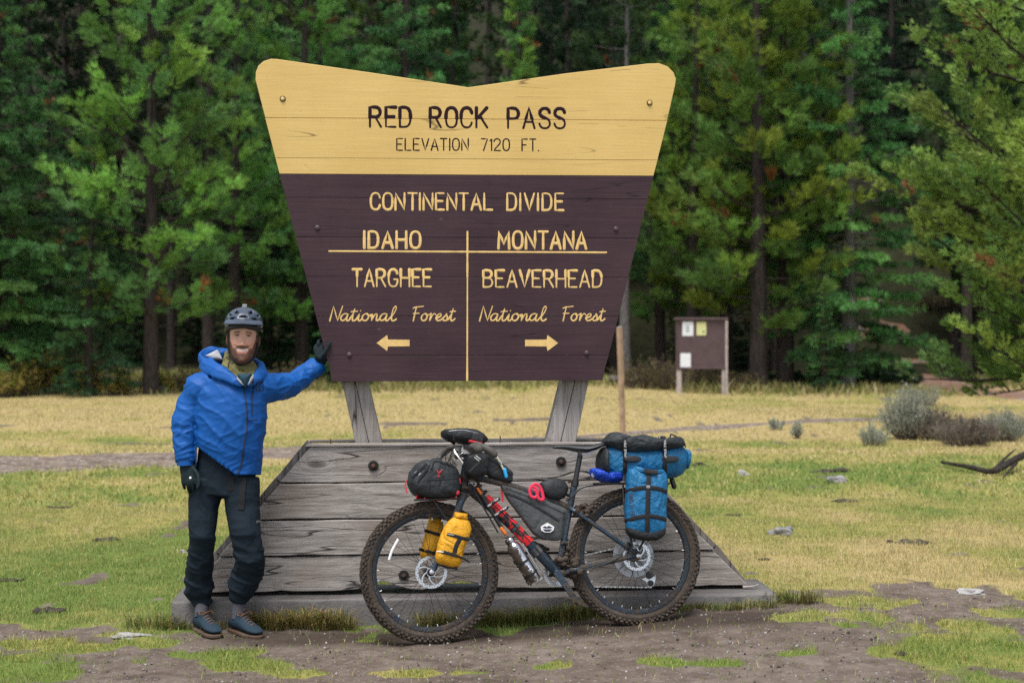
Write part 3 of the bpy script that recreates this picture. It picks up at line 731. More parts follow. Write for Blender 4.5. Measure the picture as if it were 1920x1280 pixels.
def blades(P, D, L, W, C, rng, spread=.9, K=6, up=0.0):
    """needle tufts: K slim triangles fan out from each point P round direction D"""
    n = len(P); P = np.repeat(P, K, 0); D = np.repeat(D, K, 0); L = np.repeat(L, K) * rng.uniform(.65, 1.25, n * K); C = np.repeat(C, K, 0)
    r = rng.normal(size=(n * K, 3)); r /= np.linalg.norm(r, axis=1)[:, None] + 1e-9
    d = D + r * spread; d[:, 2] += up; d /= np.linalg.norm(d, axis=1)[:, None] + 1e-9
    s = np.cross(d, rng.normal(size=(n * K, 3))); s /= np.linalg.norm(s, axis=1)[:, None] + 1e-9
    w = W * rng.uniform(.7, 1.3, n * K)[:, None]
    V = np.empty((n * K, 3, 3)); V[:, 0] = P - s * w * .5; V[:, 1] = P + s * w * .5; V[:, 2] = P + d * L[:, None]
    # widest a third of the way out, so a tuft has body
    V[:, 0] += d * L[:, None] * .22; V[:, 1] += d * L[:, None] * .3
    C = C * rng.uniform(.8, 1.2, (n * K, 1))
    return V.reshape(-1, 3), np.repeat(C, 3, 0)
def conifer(seed, H, Rm, z0, nb, kind, blade=(.26, .021), K=20, tuft=.16, trunk=.2, pal=None, dens=1.0, detail=1.0, azr=None, lean=0, pack=1.0):
    rng = np.random.default_rng(seed); rnd = random.Random(seed)
    pal = np.array(pal); Ps = []; Ds = []; Cs = []; wood_ = MB()
    tp = [Vector((lean * q * q * H + .12 * math.sin(q * 5 + seed) * q, .1 * math.sin(q * 4 + seed * 2) * q, H * q)) for q in np.linspace(0, 1, 9)]
    wood_.tube([tp[0] - Vector((0, 0, .4))] + tp, [trunk * 1.35, trunk * 1.1] + [trunk * (1 - q) + .012 for q in np.linspace(0, 1, 9)][1:], 8)
    az = rng.uniform(0, 6.28)
    for i in range(nb):
        f = (i + rng.uniform(0, 1)) / nb
        zz = z0 + (H * .985 - z0) * (f ** (1.12 if kind == 'fir' else 1.0)); q = (zz - z0) / (H - z0)
        az += 2.4 + rng.normal() * .35
        if azr is not None: az_ = rng.uniform(*azr)
        else: az_ = az
        prof = (1 - q) ** .85 * (.55 + .45 * min(1, q * 5 + .3)) if kind == 'fir' else (1 - q ** 1.25) ** .9 * (.55 + .45 * min(1, q * 4 + .2))
        L = max(.28, Rm * prof * rng.uniform(.6, 1.15))
        k = int(zz / H * 8); base = tp[k].lerp(tp[min(8, k + 1)], zz / H * 8 - k)
        rise, curve = (-.12 + .5 * q * q + rng.normal() * .08, .1 + rng.normal() * .05) if kind == 'fir' else (-.12 + .62 * q + rng.normal() * .12, .32 + rng.normal() * .1)
        if kind == 'fir' and q < .5: rise -= .2 * (1 - q * 2)
        dr = np.array([math.cos(az_), math.sin(az_), 0.0]); sd_ = np.array([-dr[1], dr[0], 0.0])
        def pt(s): return np.array(base) + dr * L * s + np.array([0, 0, 1.0]) * L * (rise * s + curve * s * s) 
        wood_.tube([Vector(pt(s)) for s in (0, .35, .7, .97)], [max(.008, .028 * L / 2.2) * z for z in (1.2, .9, .55, .2)], 4, caps=False)
        nt_ = max(4, int(L * (8.5 if kind == 'fir' else 5.2) * dens))
        bc = pal[rng.integers(len(pal))] * rng.uniform(.65, 1.35)
        for s in list(rng.uniform(.12 if kind == 'fir' else .25, 1.0, nt_)) + [1.0]:
            side = rng.choice([-1, 1]); tl = L * (.46 - .3 * s) * rng.uniform(.5, 1.15) + .1
            ang = rng.uniform(.5, 1.1) * side
            if s == 1.0: ang = 0; tl = .25
            d = dr * math.cos(ang) + sd_ * math.sin(ang)
            d = d + np.array([0, 0, (.02 + rng.normal() * .1) if kind == 'fir' else (.5 + rng.normal() * .2)]); d /= np.linalg.norm(d)
            p0 = pt(s); m = max(2, int(tl / (tuft * .62) * detail)) if kind == 'fir' else max(4, int((3.5 + tl * 5) * detail * pack))
            u = (np.arange(m) + rng.uniform(.2, 1, m)) / m
            if kind == 'fir': u = u
            else: u = 1 - .8 * u ** 1.2
            droop = np.zeros((m, 3)); droop[:, 2] = (-.1 * u * u if kind == 'fir' else .16 * u * u) * tl
            jit = rng.normal(size=(m, 3)) * tuft * (.22 if kind == 'fir' else .36)
            if kind == 'fir': jit[:, 2] *= .4
            Ps.append(p0 + d * (u * tl)[:, None] + droop + jit); Ds.append(np.repeat(d[None], m, 0))
            cc = bc * rng.uniform(.78, 1.24)
            if rng.uniform() < .012: cc = np.array([.16, .075, .035])
            Cs.append(np.repeat(cc[None], m, 0) * rng.uniform(.85, 1.15, (m, 1)))
            if detail > 1 or tl > .5:
                wood_.tube([Vector(p0), Vector(p0 + d * tl * .9 + np.array([0, 0, (.14 if kind != 'fir' else -.06) * tl]))], [.012, .005], 3, caps=False)
    P = np.concatenate(Ps); D = np.concatenate(Ds); C = np.concatenate(Cs)
    if kind == 'fir': V, CC = blades(P, D, np.full(len(P), blade[0]), blade[1], C, rng, .85, K, -.05)
    else: V, CC = blades(P, D, np.full(len(P), blade[0]), blade[1], C, rng, .62, K, .25)
    cm = tris('crown', V, np.arange(len(V)).reshape(-1, 3), M_needle, CC)
    wm = wood_.mesh('trunk'); wm.materials.append(M_bark)
    return wm, cm
PINE = [(.090, .195, .062), (.105, .225, .060), (.070, .165, .066), (.120, .22, .056)]
PINEY = [(.125, .205, .042), (.160, .225, .042), (.100, .19, .048), (.080, .16, .044)]
FIR = [(.050, .135, .050), (.062, .16, .055), (.044, .112, .044), (.078, .17, .054)]
DARK = [(.030, .068, .030), (.022, .055, .028), (.040, .078, .028)]
PROTO = {
 'pine_a': conifer(1, 15.5, 2.5, 1.6, 100, 'pine', pal=PINE, trunk=.19),
 'pine_b': conifer(2, 16, 1.9, 2.0, 100, 'pine', pal=PINE, trunk=.2),
 'pine_c': conifer(3, 14, 2.3, 1.4, 96, 'pine', pal=PINEY, trunk=.22),
 'pine_d': conifer(4, 15, 2.5, 2.8, 94, 'pine', pal=PINEY, trunk=.24),
 'fir_a': conifer(5, 14, 2.4, .7, 135, 'fir', pal=FIR, trunk=.2, blade=(.17, .03), K=15),
 'fir_b': conifer(6, 10, 1.75, .5, 115, 'fir', pal=FIR, trunk=.16, blade=(.17, .03), K=15),
 'fir_c': conifer(7, 7, 1.3, .3, 80, 'fir', pal=FIR + DARK, trunk=.1, blade=(.15, .028), K=15),
 'dark_a': conifer(8, 18, 2.1, 6.5, 75, 'pine', pal=DARK, trunk=.2, dens=.9),
 'dark_b': conifer(9, 17, 2.2, 3.5, 85, 'fir', pal=DARK, trunk=.19, dens=.8),
}
G = 'conifers along the forest edge'
def tree(proto, px, d, s=1.0, rz=0, name='pine_tree', label='', group='conifers along the forest edge', tint=(1, 1, 1), bark=None, h=1.0, x=None):
    if x is None: x = (px - PX0) / FPX * d
    e = bpy.data.objects.new(name, None); COL.objects.link(e); e.location = (x, d, gzf(x, d) - .05); e.rotation_euler = (0, 0, rz); e.scale = (s, s, s * h)
    wm, cm = PROTO[proto]
    if group == G: tint = (tint[0] * 1.6, tint[1] * 1.5, tint[2] * 1.35)
    a = put(wm, 'trunk', e); c = put(cm, 'crown', e); c.color = (*tint, 1)
    if bark:
        a.material_slots[0].link = 'OBJECT'; a.material_slots[0].material = bark
    return tag(e, label, 'tree', group)
tree('fir_a', -10, 39, 1.05, .4, 'fir_tree', 'tall blue-green fir cut by the left edge of the picture', tint=(1.05, 1.05, 1))
tree('fir_b', 92, 42, .93, 1.9, 'fir_tree', 'dark fir with a pointed top between the left edge and the tall pale-trunked pine', tint=(.8, .85, .9))
tree('fir_c', 168, 38, 1.05, 2.6, 'fir_tree', 'small dark fir low in front of the left firs', tint=(.65, .72, .75))
tree('pine_a', 283, 38.5, 1.08, 1.1, 'pine_tree', 'bright green pine left of the sign, its thin trunk showing through the crown', tint=(1.15, 1.12, 1.0))
tree('pine_b', 440, 43, 1.0, 4.0, 'pine_tree', 'green pine behind the upper left corner of the sign')
tree('pine_a', 566, 45, 1.12, 3.0, 'pine_tree', 'green pine directly behind the left half of the yellow panel', tint=(.85, .95, .9))
tree('fir_a', 760, 46, 1.25, 5.2, 'fir_tree', 'large blue-green fir rising behind the left of the notch in the sign', tint=(.95, 1.05, 1.1))
tree('fir_b', 655, 41, .6, 1.2, 'fir_tree', 'short fir hidden mostly behind the brown panel', tint=(.8, .9, .9))
tree('pine_b', 978, 47, .83, 2.2, 'pine_tree', 'slender light green pine standing above the notch of the sign', tint=(1.2, 1.2, 1.1))
tree('pine_b', 1238, 49, .95, 5.4, 'pine_tree', 'pine with dim crown right behind the right wing of the sign', tint=(.75, .85, .9))
tree('pine_d', 1300, 45, .98, .3, 'pine_tree', 'pine between the sign and the twin-trunked group, with one yellowed bough', tint=(.92, .95, .95))
tree('pine_c', 1422, 42.5, 1.28, 2.0, 'pine_tree', 'yellow-green pine with a thick dark trunk just right of the notice board', tint=(1, 1, 1))
tree('pine_d', 1472, 43.5, 1.12, 4.4, 'pine_tree', 'second yellow-green pine, its dark trunk beside the first right of the notice board', tint=(.95, .95, .9))
tree('pine_c', 1360, 47, 1.18, 5.6, 'pine_tree', 'pine behind the notice board, its lower boughs above the board roof', tint=(.9, .95, .9))
tree('fir_a', 1590, 43, 1.22, .9, 'fir_tree', 'tall dark blue-green fir with a grey trunk foot, right of the pines', tint=(.95, 1.02, .95), bark=M_barkp)
tree('fir_c', 1545, 40.5, .42, 1.4, 'fir_tree', 'knee-high dark fir seedling at the foot of the right-hand pines', tint=(.75, .8, .8))
tree('pine_b', 1790, 56, 1.0, .4, 'pine_tree', 'far pine seen between the dark fir and the big pine at the right edge', tint=(.55, .65, .65))
tree('dark_a', 1812, 50, 1.0, 1.0, 'pine_tree', 'bare-stemmed dark pine in the gap at the right', tint=(.8, .8, .9))
tree('dark_a', 1845, 53, 1.05, 2.0, 'pine_tree', 'straight dark pine stem nearer the right edge of the gap', tint=(.8, .8, .9))
tree('dark_a', 392, 49, 1.1, 3.3, 'pine_tree', 'black bare-stemmed pine between two bright pines left of the sign', tint=(.7, .75, .8))
tree('dark_a', 1150, 52, 1.05, .2, 'pine_tree', 'dark bare-stemmed pine above the middle of the right panel edge', tint=(.7, .75, .8))
tree('dark_a', 1172, 46, .95, 2.9, 'pine_tree', 'leaning grey pine stem at the lower right edge of the sign', tint=(.8, .8, .8), bark=M_barkp)
rnd = random.Random(12)
spots = []
for row, (d0, d1, n) in enumerate(((52, 60, 24), (60, 74, 34), (76, 100, 42))):
    for i in range(n):
        d = rnd.uniform(d0, d1); hw = d * .46 + 3; x = -hw + (i + rnd.uniform(0, 1)) / n * 2 * hw; spots.append((x, d))
for x, d in spots:
    if abs(x - 14.6) < 1.9 and d < 64: continue
    pr = rnd.choice(['dark_a', 'dark_a', 'dark_b', 'pine_b', 'fir_a', 'pine_d']); q = rnd.uniform(.32, .6)
    tree(pr, 0, d, rnd.uniform(.85, 1.15), rnd.uniform(0, 6.28), 'conifer_tree', 'dark conifer standing deep in the forest behind the front row', 'conifers deep in the forest', (q, q * 1.05, q * 1.1), x=x)
for i in range(26):
    d = rnd.uniform(46, 60); x = -.4 * d + (i + rnd.uniform(.1, .9)) / 26 * .8 * d
    if abs(x - 13.5) < 2.2: continue
    q = rnd.uniform(.35, .6); tree(rnd.choice(['fir_c', 'fir_c', 'fir_b']), 0, d, rnd.uniform(.4, .75), rnd.uniform(0, 6.28), 'young_fir', 'dim young fir growing in the shade between the forest trunks', 'young firs under the trees', (q, q, q), x=x)
# trees flanking the picture so the forest edge goes on
for x, d, pr in ((-17.5, 41, 'pine_a'), (-20, 37, 'fir_a'), (-23, 40, 'pine_b'), (-27, 43, 'pine_c'), (20.5, 45, 'fir_a'), (24, 41, 'pine_a'), (28, 44, 'pine_d')):
    tree(pr, 0, d, 1.05, x, 'conifer_tree', 'conifer of the forest edge beyond the frame', 'conifers beyond the frame', x=x)

# the big pine reaching in from the right, near enough to show its boughs
def near_pine():
    x, d = 10.4, 24.0; rng = np.random.default_rng(77)
    PROTO['near'] = conifer(31, 13.5, 4.4, .8, 84, 'pine', blade=(.14, .024), K=10, tuft=.12, trunk=.24, pal=[(.12, .215, .056), (.145, .24, .06), (.095, .185, .052), (.16, .235, .06)], dens=1.0, detail=1.5, azr=(1.9, 4.9), pack=1.5)
    tree('near', 0, d, 1, 0, 'pine_tree', 'big near pine reaching in from the right edge with upturned boughs', None, (1.6, 1.5, 1.35), x=x)
near_pine()

# ------------------------------------------------------------------ undergrowth
t = NT('twig'); v = t.coord(rand=2); M_twig = t.out(t.ramp(t.noise(v, 20, 4), [(.3, (.04, .03, .025)), (.7, (.13, .1, .085))]), .9)
def shrub(name, pos, h, rad, n, pal, leaf=(.05, .014), K=5, label='', group=None, seed=0, per=7, spread=.6, lowleaf=.35, tw=.006, up=.3):
    rng = np.random.default_rng(seed); mb = MB(); Ps = []; Ds = []; Cs = []; pal = np.array(pal)
    for i in range(n):
        a = rng.uniform(0, 6.28); r = rad * math.sqrt(rng.uniform(0, 1)); L = h * rng.uniform(.6, 1.1) * (1 - .45 * (r / rad) ** 2)
        b = np.array([math.cos(a) * r * .25, math.sin(a) * r * .25, -.03]); tip = np.array([math.cos(a) * r, math.sin(a) * r, L])
        mid = (b + tip) / 2 + np.array([math.cos(a), math.sin(a), 0]) * r * .12
        mb.tube([Vector(b), Vector(mid), Vector(tip)], [tw, tw * .7, tw * .3], 4, caps=False)
        s = rng.uniform(lowleaf, 1.03, per)[:, None]
        p = (1-s)**2 * b + 2*s*(1-s) * mid + s*s * tip + rng.normal(size=(per, 3)) * h * .05
        dd = tip - mid; dd /= np.linalg.norm(dd); Ps.append(p); Ds.append(np.repeat(dd[None], per, 0)); Cs.append(np.repeat((pal[rng.integers(len(pal))] * rng.uniform(.8, 1.2))[None], per, 0))
    V, C = blades(np.concatenate(Ps), np.concatenate(Ds), np.full(n * per, leaf[0]), leaf[1], np.concatenate(Cs), rng, spread, K, up)
    e = empty(name, (pos[0], pos[1], gzf(pos[0], pos[1])), label, 'shrub', group)
    put(tris('foliage', V, np.arange(len(V)).reshape(-1, 3), M_needle, C), 'foliage', e)
    o = mb.build('stems', M_twig, e); return e
SAGE = [(.38, .41, .34), (.31, .34, .27), (.45, .47, .40)]
SAGD = [(.2, .17, .14), (.27, .24, .2), (.15, .125, .11)]
def sagebrush(px, py, h, rad, n, label, pal=SAGE, seed=1, per=9):
    p = onground(px, py); shrub('sagebrush', (p.x, p.y), h, rad, n, pal, (.06, .0065), 6, label, 'sagebrush by the gravel track', seed, per + 6, .5, .3, .006)
sagebrush(1700, 824, .82, .42, 150, 'tallest pale grey-green sagebrush at the right of the meadow', seed=1, per=12)
sagebrush(1752, 826, .58, .36, 110, 'dark brown-grey half of sagebrush leaning right of the tallest one', SAGD, seed=2)
sagebrush(1812, 836, .42, .55, 150, 'low wide dark sagebrush right of the tallest one', SAGD, seed=3)
sagebrush(1880, 828, .5, .4, 110, 'pale sagebrush close to the right edge of the picture', seed=4)
sagebrush(1494, 822, .26, .12, 22, 'small grey-green sage tuft left of the big sagebrush, nearer the bike', seed=5)
sagebrush(1456, 806, .2, .16, 20, 'small pale sage tuft farther left by the track', seed=6)
sagebrush(1640, 836, .32, .25, 34, 'grey-green sage at the left foot of the tallest sagebrush', seed=7)
sagebrush(1735, 760, .5, .5, 60, 'pale sage far behind the tallest sagebrush', seed=8)
YEL = [(.34, .28, .06), (.24, .25, .05), (.42, .33, .1), (.18, .2, .05)]
for i, (px, py, h, r, lb) in enumerate(((35, 742, 1.15, .55, 'yellowing bush at the left picture edge before the fallen log'), (95, 738, 1.35, .5, 'tall thin yellow bush, second from the left edge'), (170, 742, 1.0, .5, 'yellow-green bush in front of the middle of the fallen log'),
                              (225, 740, .7, .45, 'low yellow bush right of the others by the fallen log'), (300, 735, .55, .5, 'low olive bush under the bright left pine'), (130, 700, 1.5, .6, 'straggly yellow shrub behind the fallen log'), (5, 745, .8, .5, 'olive bush cut by the left edge'))):
    p = onground(px, py); shrub('yellow_shrub', (p.x, p.y), h, r, 60, YEL, (.1, .05), 4, lb, 'autumn shrubs at the left forest edge', 20 + i, 6, 1.2, .35, .009, 0)
DK = [(.03, .07, .03), (.045, .09, .035), (.02, .05, .028)]
for i, (px, py, h, r, lb) in enumerate(((1640, 729, .75, 1.0, 'dark green low juniper at the foot of the blue-green fir'), (1690, 729, .6, .7, 'dark juniper mound at the edge of the earth path'), (1540, 729, .5, .9, 'dark low juniper between the grey fir foot and the pine trunks'), (1480, 726, .5, .8, 'dark low bush behind the two pine trunks'),
                              (1590, 726, .7, .8, 'dark bush hugging the grey fir trunk'))):
    p = onground(px, py); shrub('juniper_bush', (p.x, p.y), h, r, 120, DK, (.14, .04), 5, lb, 'junipers under the right-hand trees', 40 + i, 8, .9, .2, .012)
OLV = [(.11, .1, .045), (.15, .12, .05), (.09, .075, .05), (.2, .16, .08)]
for i, (px, py, h, r, lb) in enumerate(((1205, 728, .9, 1.0, 'brown-olive brush at the lower right edge of the sign'), (1245, 730, 1.0, .9, 'brown brush left behind the notice board'), (1325, 730, .7, .9, 'brush showing under the notice board'), (1390, 731, .5, .8, 'dry brush right of the notice board post'),
                              (540, 730, .8, .8, 'olive brush between the man and the sign'), (360, 733, .6, .8, 'dim brush behind the shoulder of the man'), (1750, 700, .6, .9, 'dry brush beside the earth path'))):
    p = onground(px, py); shrub('dry_brush', (p.x, p.y), h, r, 80, OLV, (.09, .03), 4, lb, 'dry brush under the trees', 60 + i, 7, 1.1, .2, .012)
# fallen log at the left, leaning snag, fallen branch in the meadow
def log(name, pts, r, mat, label, cat, seed=0, extra=()):
    mb = MB(); P = smooth_path(pts, 5); n = len(P)
    rr = [max(.004, r[0] + (r[1] - r[0]) * i / (n - 1)) * (1 + .18 * float(mnoise.noise(Vector((i * .8, seed, 0))))) for i in range(n)]
    mb.tube(P, rr, 9)
    o = mb.build(name, mat, None, label=label, cat=cat)
    for e in extra:
        MB().tube(smooth_path(e[0], 4), [e[1] * (1 - .8 * i / (4 * (len(e[0]) - 1))) for i in range(4 * (len(e[0]) - 1) + 1)], 7).build('twig', mat, o)
    return o
p = [onground(-60, 726), onground(120, 728), onground(310, 736)]
log('fallen_log', [p[0] + Vector((0, 0, .55)), p[1] + Vector((0, 0, .42)), p[2] + Vector((0, 0, .1))], (.16, .07), M_barkp, 'grey fallen log lying along the left forest edge', 'log', 3,
    extra=[([p[1] + Vector((-.6, 0, .45)), p[1] + Vector((-.7, -.1, .9)), p[1] + Vector((-.85, -.2, 1.3))], .035), ([p[1] + Vector((1.2, 0, .38)), p[1] + Vector((1.5, -.2, -.05))], .04)])
p1, p2 = onground(1180, 722), onground(1268, 727)
log('fallen_log', [p1 + Vector((-.6, 0, .2)), p1.lerp(p2, .5) + Vector((0, 0, .16)), p2 + Vector((.3, 0, .1))], (.1, .07), M_barkp, 'short grey log on the ground left of the notice board', 'log', 5)
b0 = [onground(1766, 874) , onground(1815, 886), onground(1862, 893), onground(1905, 884), onground(1975, 876)]
up = [.05, .07, .06, .15, .3]
log('fallen_branch', [q + Vector((0, 0, z)) for q, z in zip(b0, up)], (.018, .05), M_bark, 'dark forked dead branch lying in the grass at the right edge', 'branch', 7,
    extra=[([b0[2] + Vector((0, 0, .05)), onground(1888, 889) + Vector((0, .1, .16)), onground(1915, 880) + Vector((0, .2, .22))], .03), ([b0[3] + Vector((0, 0, .1)), onground(1880, 900) + Vector((0, 0, .02))], .025)])
log('broken_bough', [onground(1720, 722) + Vector((0, 0, .35)), onground(1690, 722) + Vector((-.1, 0, .75)), onground(1668, 722) + Vector((-.2, 0, 1.15))], (.05, .015), M_barkp, 'pale broken dead bough sticking out under the big right pine', 'branch', 9,
    extra=[([onground(1700, 722) + Vector((0, 0, .6)), onground(1680, 722) + Vector((0, 0, .55)), onground(1664, 722) + Vector((0, 0, .62))], .02)])

# ------------------------------------------------------------------ rocks, dung, clods
M_rock = simple('grey_rock', (.2, .195, .2), .8, var=.45, sc=14, bump=.7, bsc=30, bd=.02)
M_rockw = simple('pale_rock', (.3, .29, .285), .75, var=.3, sc=14, bump=.6, bsc=30, bd=.02)
M_dung = simple('dark_earth_clod', (.045, .033, .028), .95, var=.4, sc=20, bump=.9, bsc=40, bd=.03)
def rock(name, px, py, wpx, hpx, mat, label, cat, seed, flatn=.6):
    p = onground(px, py); s = p.y / FPX; wd = wpx * s / 2; h = hpx * s
    if name == 'dung_heap':
        r_ = random.Random(seed); mb = MB().sph((0, 0, 0), (wd * .62, h * .3, wd * .5), 14, 8)
        for i in range(26):
            a = r_.uniform(0, 6.28); q = r_.uniform(0, 1) ** .6; z = wd * r_.uniform(.12, .26); mb.sph((math.cos(a) * q * wd * .9, math.sin(a) * q * wd * .6, h * r_.uniform(0, .25)), (z, h * r_.uniform(.2, .5), z * r_.uniform(.6, 1)), 8, 6)
        mb.rough(h * .25, 2.2 / wd, seed, 3); o = remeshed(mb, name, max(.006, wd / 26), mat, None, 1, label=label, cat=cat); o.location = (p.x, p.y, p.z + h * .05); return o
    mb = MB().sph((0, 0, 0), (1, .62, .8), 32, 20); a = np.array(mb.v)
    k = 1 + (fbm(a[:, 0] * 1.9 + 5, a[:, 1] * 1.9, a[:, 2] * 1.9, 4, seed) - .5) * 1.9
    a = a * k[:, None]; a[:, 0] *= wd / 1.0; a[:, 1] *= h * .85; a[:, 2] *= wd * .8
    mb.v = [(q[0], q[2], q[1] * flatn / .6 + 0) for q in a]
    # local axes: x right, y depth, z up
    mb.v = [(x, y, z) for x, y, z in mb.v]
    o = mb.build(name, mat, None, label=label, cat=cat); o.location = (p.x, p.y, p.z + h * .12)
    return o
rock('rock', 1465, 1003, 44, 19, M_rock, 'angular grey rock lying in the grass right of the bike', 'rock', 1)
rock('rock', 1565, 905, 34, 15, M_rock, 'brown-grey rock farther back in line with the big sagebrush', 'rock', 2)
rock('rock', 1394, 891, 20, 11, M_rockw, 'small pale rock beyond the blue roll bag', 'rock', 3)
rock('rock', 1562, 885, 60, 9, M_dung, 'flat dark stone slab just behind the brown-grey rock', 'rock', 4)
rock('rock', 1820, 1113, 56, 12, M_rockw, 'flat pale stone sunk in the grass near the right edge', 'rock', 5)
rock('rock', 245, 1192, 60, 7, M_rockw, 'flat pale stone sunk in the earth left of the slab', 'rock', 6)
rock('rock', 344, 1036, 18, 6, M_rockw, 'small white stone in the grass left of the trousers', 'rock', 7)
rock('rock', 1312, 873, 26, 8, M_dung, 'small dark stone right of the roll bag', 'rock', 8)
rock('rock', 700, 783, 16, 6, M_rockw, 'small white stone far off beside the left post', 'rock', 11)
rock('dung_heap', 92, 1147, 64, 12, M_dung, 'dark crumbly dung heap in the grass at the far left', 'dung', 12)
rock('dung_heap', 1705, 1017, 84, 8, M_dung, 'flat dark dung patch in the grass at the right', 'dung', 13)
rock('dung_heap', 195, 1013, 60, 9, M_dung, 'dark mound in the grass left of the man', 'dung', 14)
rock('dung_heap', 20, 1088, 60, 8, M_dung, 'dark clod at the left picture edge', 'dung', 15)
rock('dung_heap', 1585, 940, 56, 8, M_dung, 'low dark clod behind the angular grey rock', 'dung', 16)
rock('dung_heap', 1378, 966, 34, 5, M_dung, 'thin dark clod right of the rear wheel', 'dung', 17)
rock('dung_heap', 1432, 1049, 26, 6, M_dung, 'small dark clod near the tip of the base boards', 'dung', 18)
rock('dung_heap', 1690, 1226, 34, 7, M_dung, 'lumpy dark clod on the bare earth at the right', 'dung', 19)
rock('dung_heap', 110, 952, 50, 6, M_dung, 'thin dark clod far left in the meadow', 'dung', 20)
p = onground(1397, 1098); e = SLAB.w(u1 - .17, top + .012, -.12)
MB().tube([e, e + Vector((.05, -.01, .004)), e + Vector((.09, 0, .014))], [.012, .010, .004], 7).build('wood_chip', M_wood, None, label='small splinter of wood lying on the right end of the slab', cat='splinter')

# ------------------------------------------------------------------ grass and loose stones
rng = np.random.default_rng(5)
def grass(name, n, d0, d1, hgt, wid, seed, pw=1.3, label='', lean=.5, edge=None):
    rng = np.random.default_rng(seed)
    u = rng.uniform(0, 1, n); d = (d0 ** (1 - pw + 1) + u * (d1 ** (2 - pw) - d0 ** (2 - pw))) ** (1 / (2 - pw)) if abs(pw - 2) > 1e-6 else d0 * (d1 / d0) ** u
    x = rng.uniform(-1, 1, n) * (d * .385 + .35)
    s, g = masks(x, d); cl = fbm(x * 6, d * 6, 0, 2, 91)
    keep = rng.uniform(0, 1, n) < np.clip(1.05 - s * 1.35, .045, 1) * np.clip(.35 + 1.3 * cl, 0, 1)
    dx = x - A.x; dy = d - A.y; uu = dx * SX.x + dy * SX.y; kk = dx * BACK.x + dy * BACK.y
    keep &= ~((uu > -.01) & (uu < u1 + .01) & (kk > -.01) & (kk < .47))
    # not on the gravel track
    tx = np.array([q[0] for q in TRACK]); ty = np.array([q[1] for q in TRACK]); tc = np.interp(x, tx, ty); tw = np.interp(x, [-16, -2, 3, 16], [1.35, 1.2, .45, .35])
    keep &= ~((np.abs(x - np.interp(d, [33.5, 36.5, 40, 45, 50], [17.5, 14.8, 13.8, 13.8, 14.4])) < 1.6) & (d > 33.5))
    keep &= ~((np.abs(d - tc) < tw * (.75 + .6 * fbm(x * 2, d * 2, 0, 2, 31))))
    if name == 'forest_edge_grass': keep &= rng.uniform(0, 1, n) < sst(38, 43, d + (fbm(x * .35, d * .1, 0, 3, 62) - .5) * 7); g = .25 + .5 * fbm(x * .8, d * .8, 0, 3, 63)
    x, d, g, cl = x[keep], d[keep], g[keep], cl[keep]; n = len(x)
    z = gz(x, d)
    h = hgt * rng.uniform(.35, 1.3, n) * (.5 + 1.0 * cl); w_ = wid * rng.uniform(.7, 1.3, n) * (d / 8) ** .55
    a = rng.uniform(0, 6.28, n); L = np.stack([np.cos(a), np.sin(a), np.zeros(n)], 1) * (h * rng.uniform(.1, lean * 2, n))[:, None]
    b = rng.uniform(0, 6.28, n); S = np.stack([np.cos(b), np.sin(b), np.zeros(n)], 1) * w_[:, None] * .5
    P = np.stack([x, d, z - .004], 1); M = P + L * .35; M[:, 2] += h * .6; T = P + L; T[:, 2] += h
    V = np.stack([P - S, P + S, M + S * .7, M - S * .7, T], 1).reshape(-1, 3)
    o = np.arange(n)[:, None] * 5; F = np.concatenate([o + np.array([[0, 1, 2]]), o + np.array([[0, 2, 3]]), o + np.array([[3, 2, 4]])], 1).reshape(-1, 3)
    q = np.clip(g + rng.normal(size=n) * .34, 0, 1)[:, None]
    st, ol, gr = np.array((.52, .435, .245)), np.array((.42, .39, .13)), np.array((.19, .28, .07))
    c = np.where(q < .5, st + (ol - st) * q * 2, ol + (gr - ol) * (q - .5) * 2) * rng.uniform(.75, 1.25, n)[:, None]
    if name == 'forest_edge_grass': c = c * .6
    # fresh yellow-green tussocks in the bare foreground
    yg = ((d < 7.6) & (rng.uniform(0, 1, n) < .5))[:, None]; c = np.where(yg, np.array((.24, .29, .06)) * rng.uniform(.7, 1.25, n)[:, None], c)
    return put(tris(name, V, F, M_grass, np.repeat(c, 5, 0)), name, label=label, kind='stuff')
grass('meadow_grass', 330000, 6.4, 13.5, .03, .0036, 1, 1.5, 'short green and straw coloured grass of the near meadow')
grass('meadow_grass_far', 160000, 13.5, 46, .042, .009, 2, 1.75, 'dry straw coloured grass of the far meadow')
grass('forest_edge_grass', 26000, 37.5, 50, .26, .02, 6, 1.0, 'taller olive grass and weeds along the foot of the forest')
grass('meadow_stalks', 6000, 8.2, 42, .12, .003, 3, 1.8, 'sparse taller dry stalks over the meadow', .35)
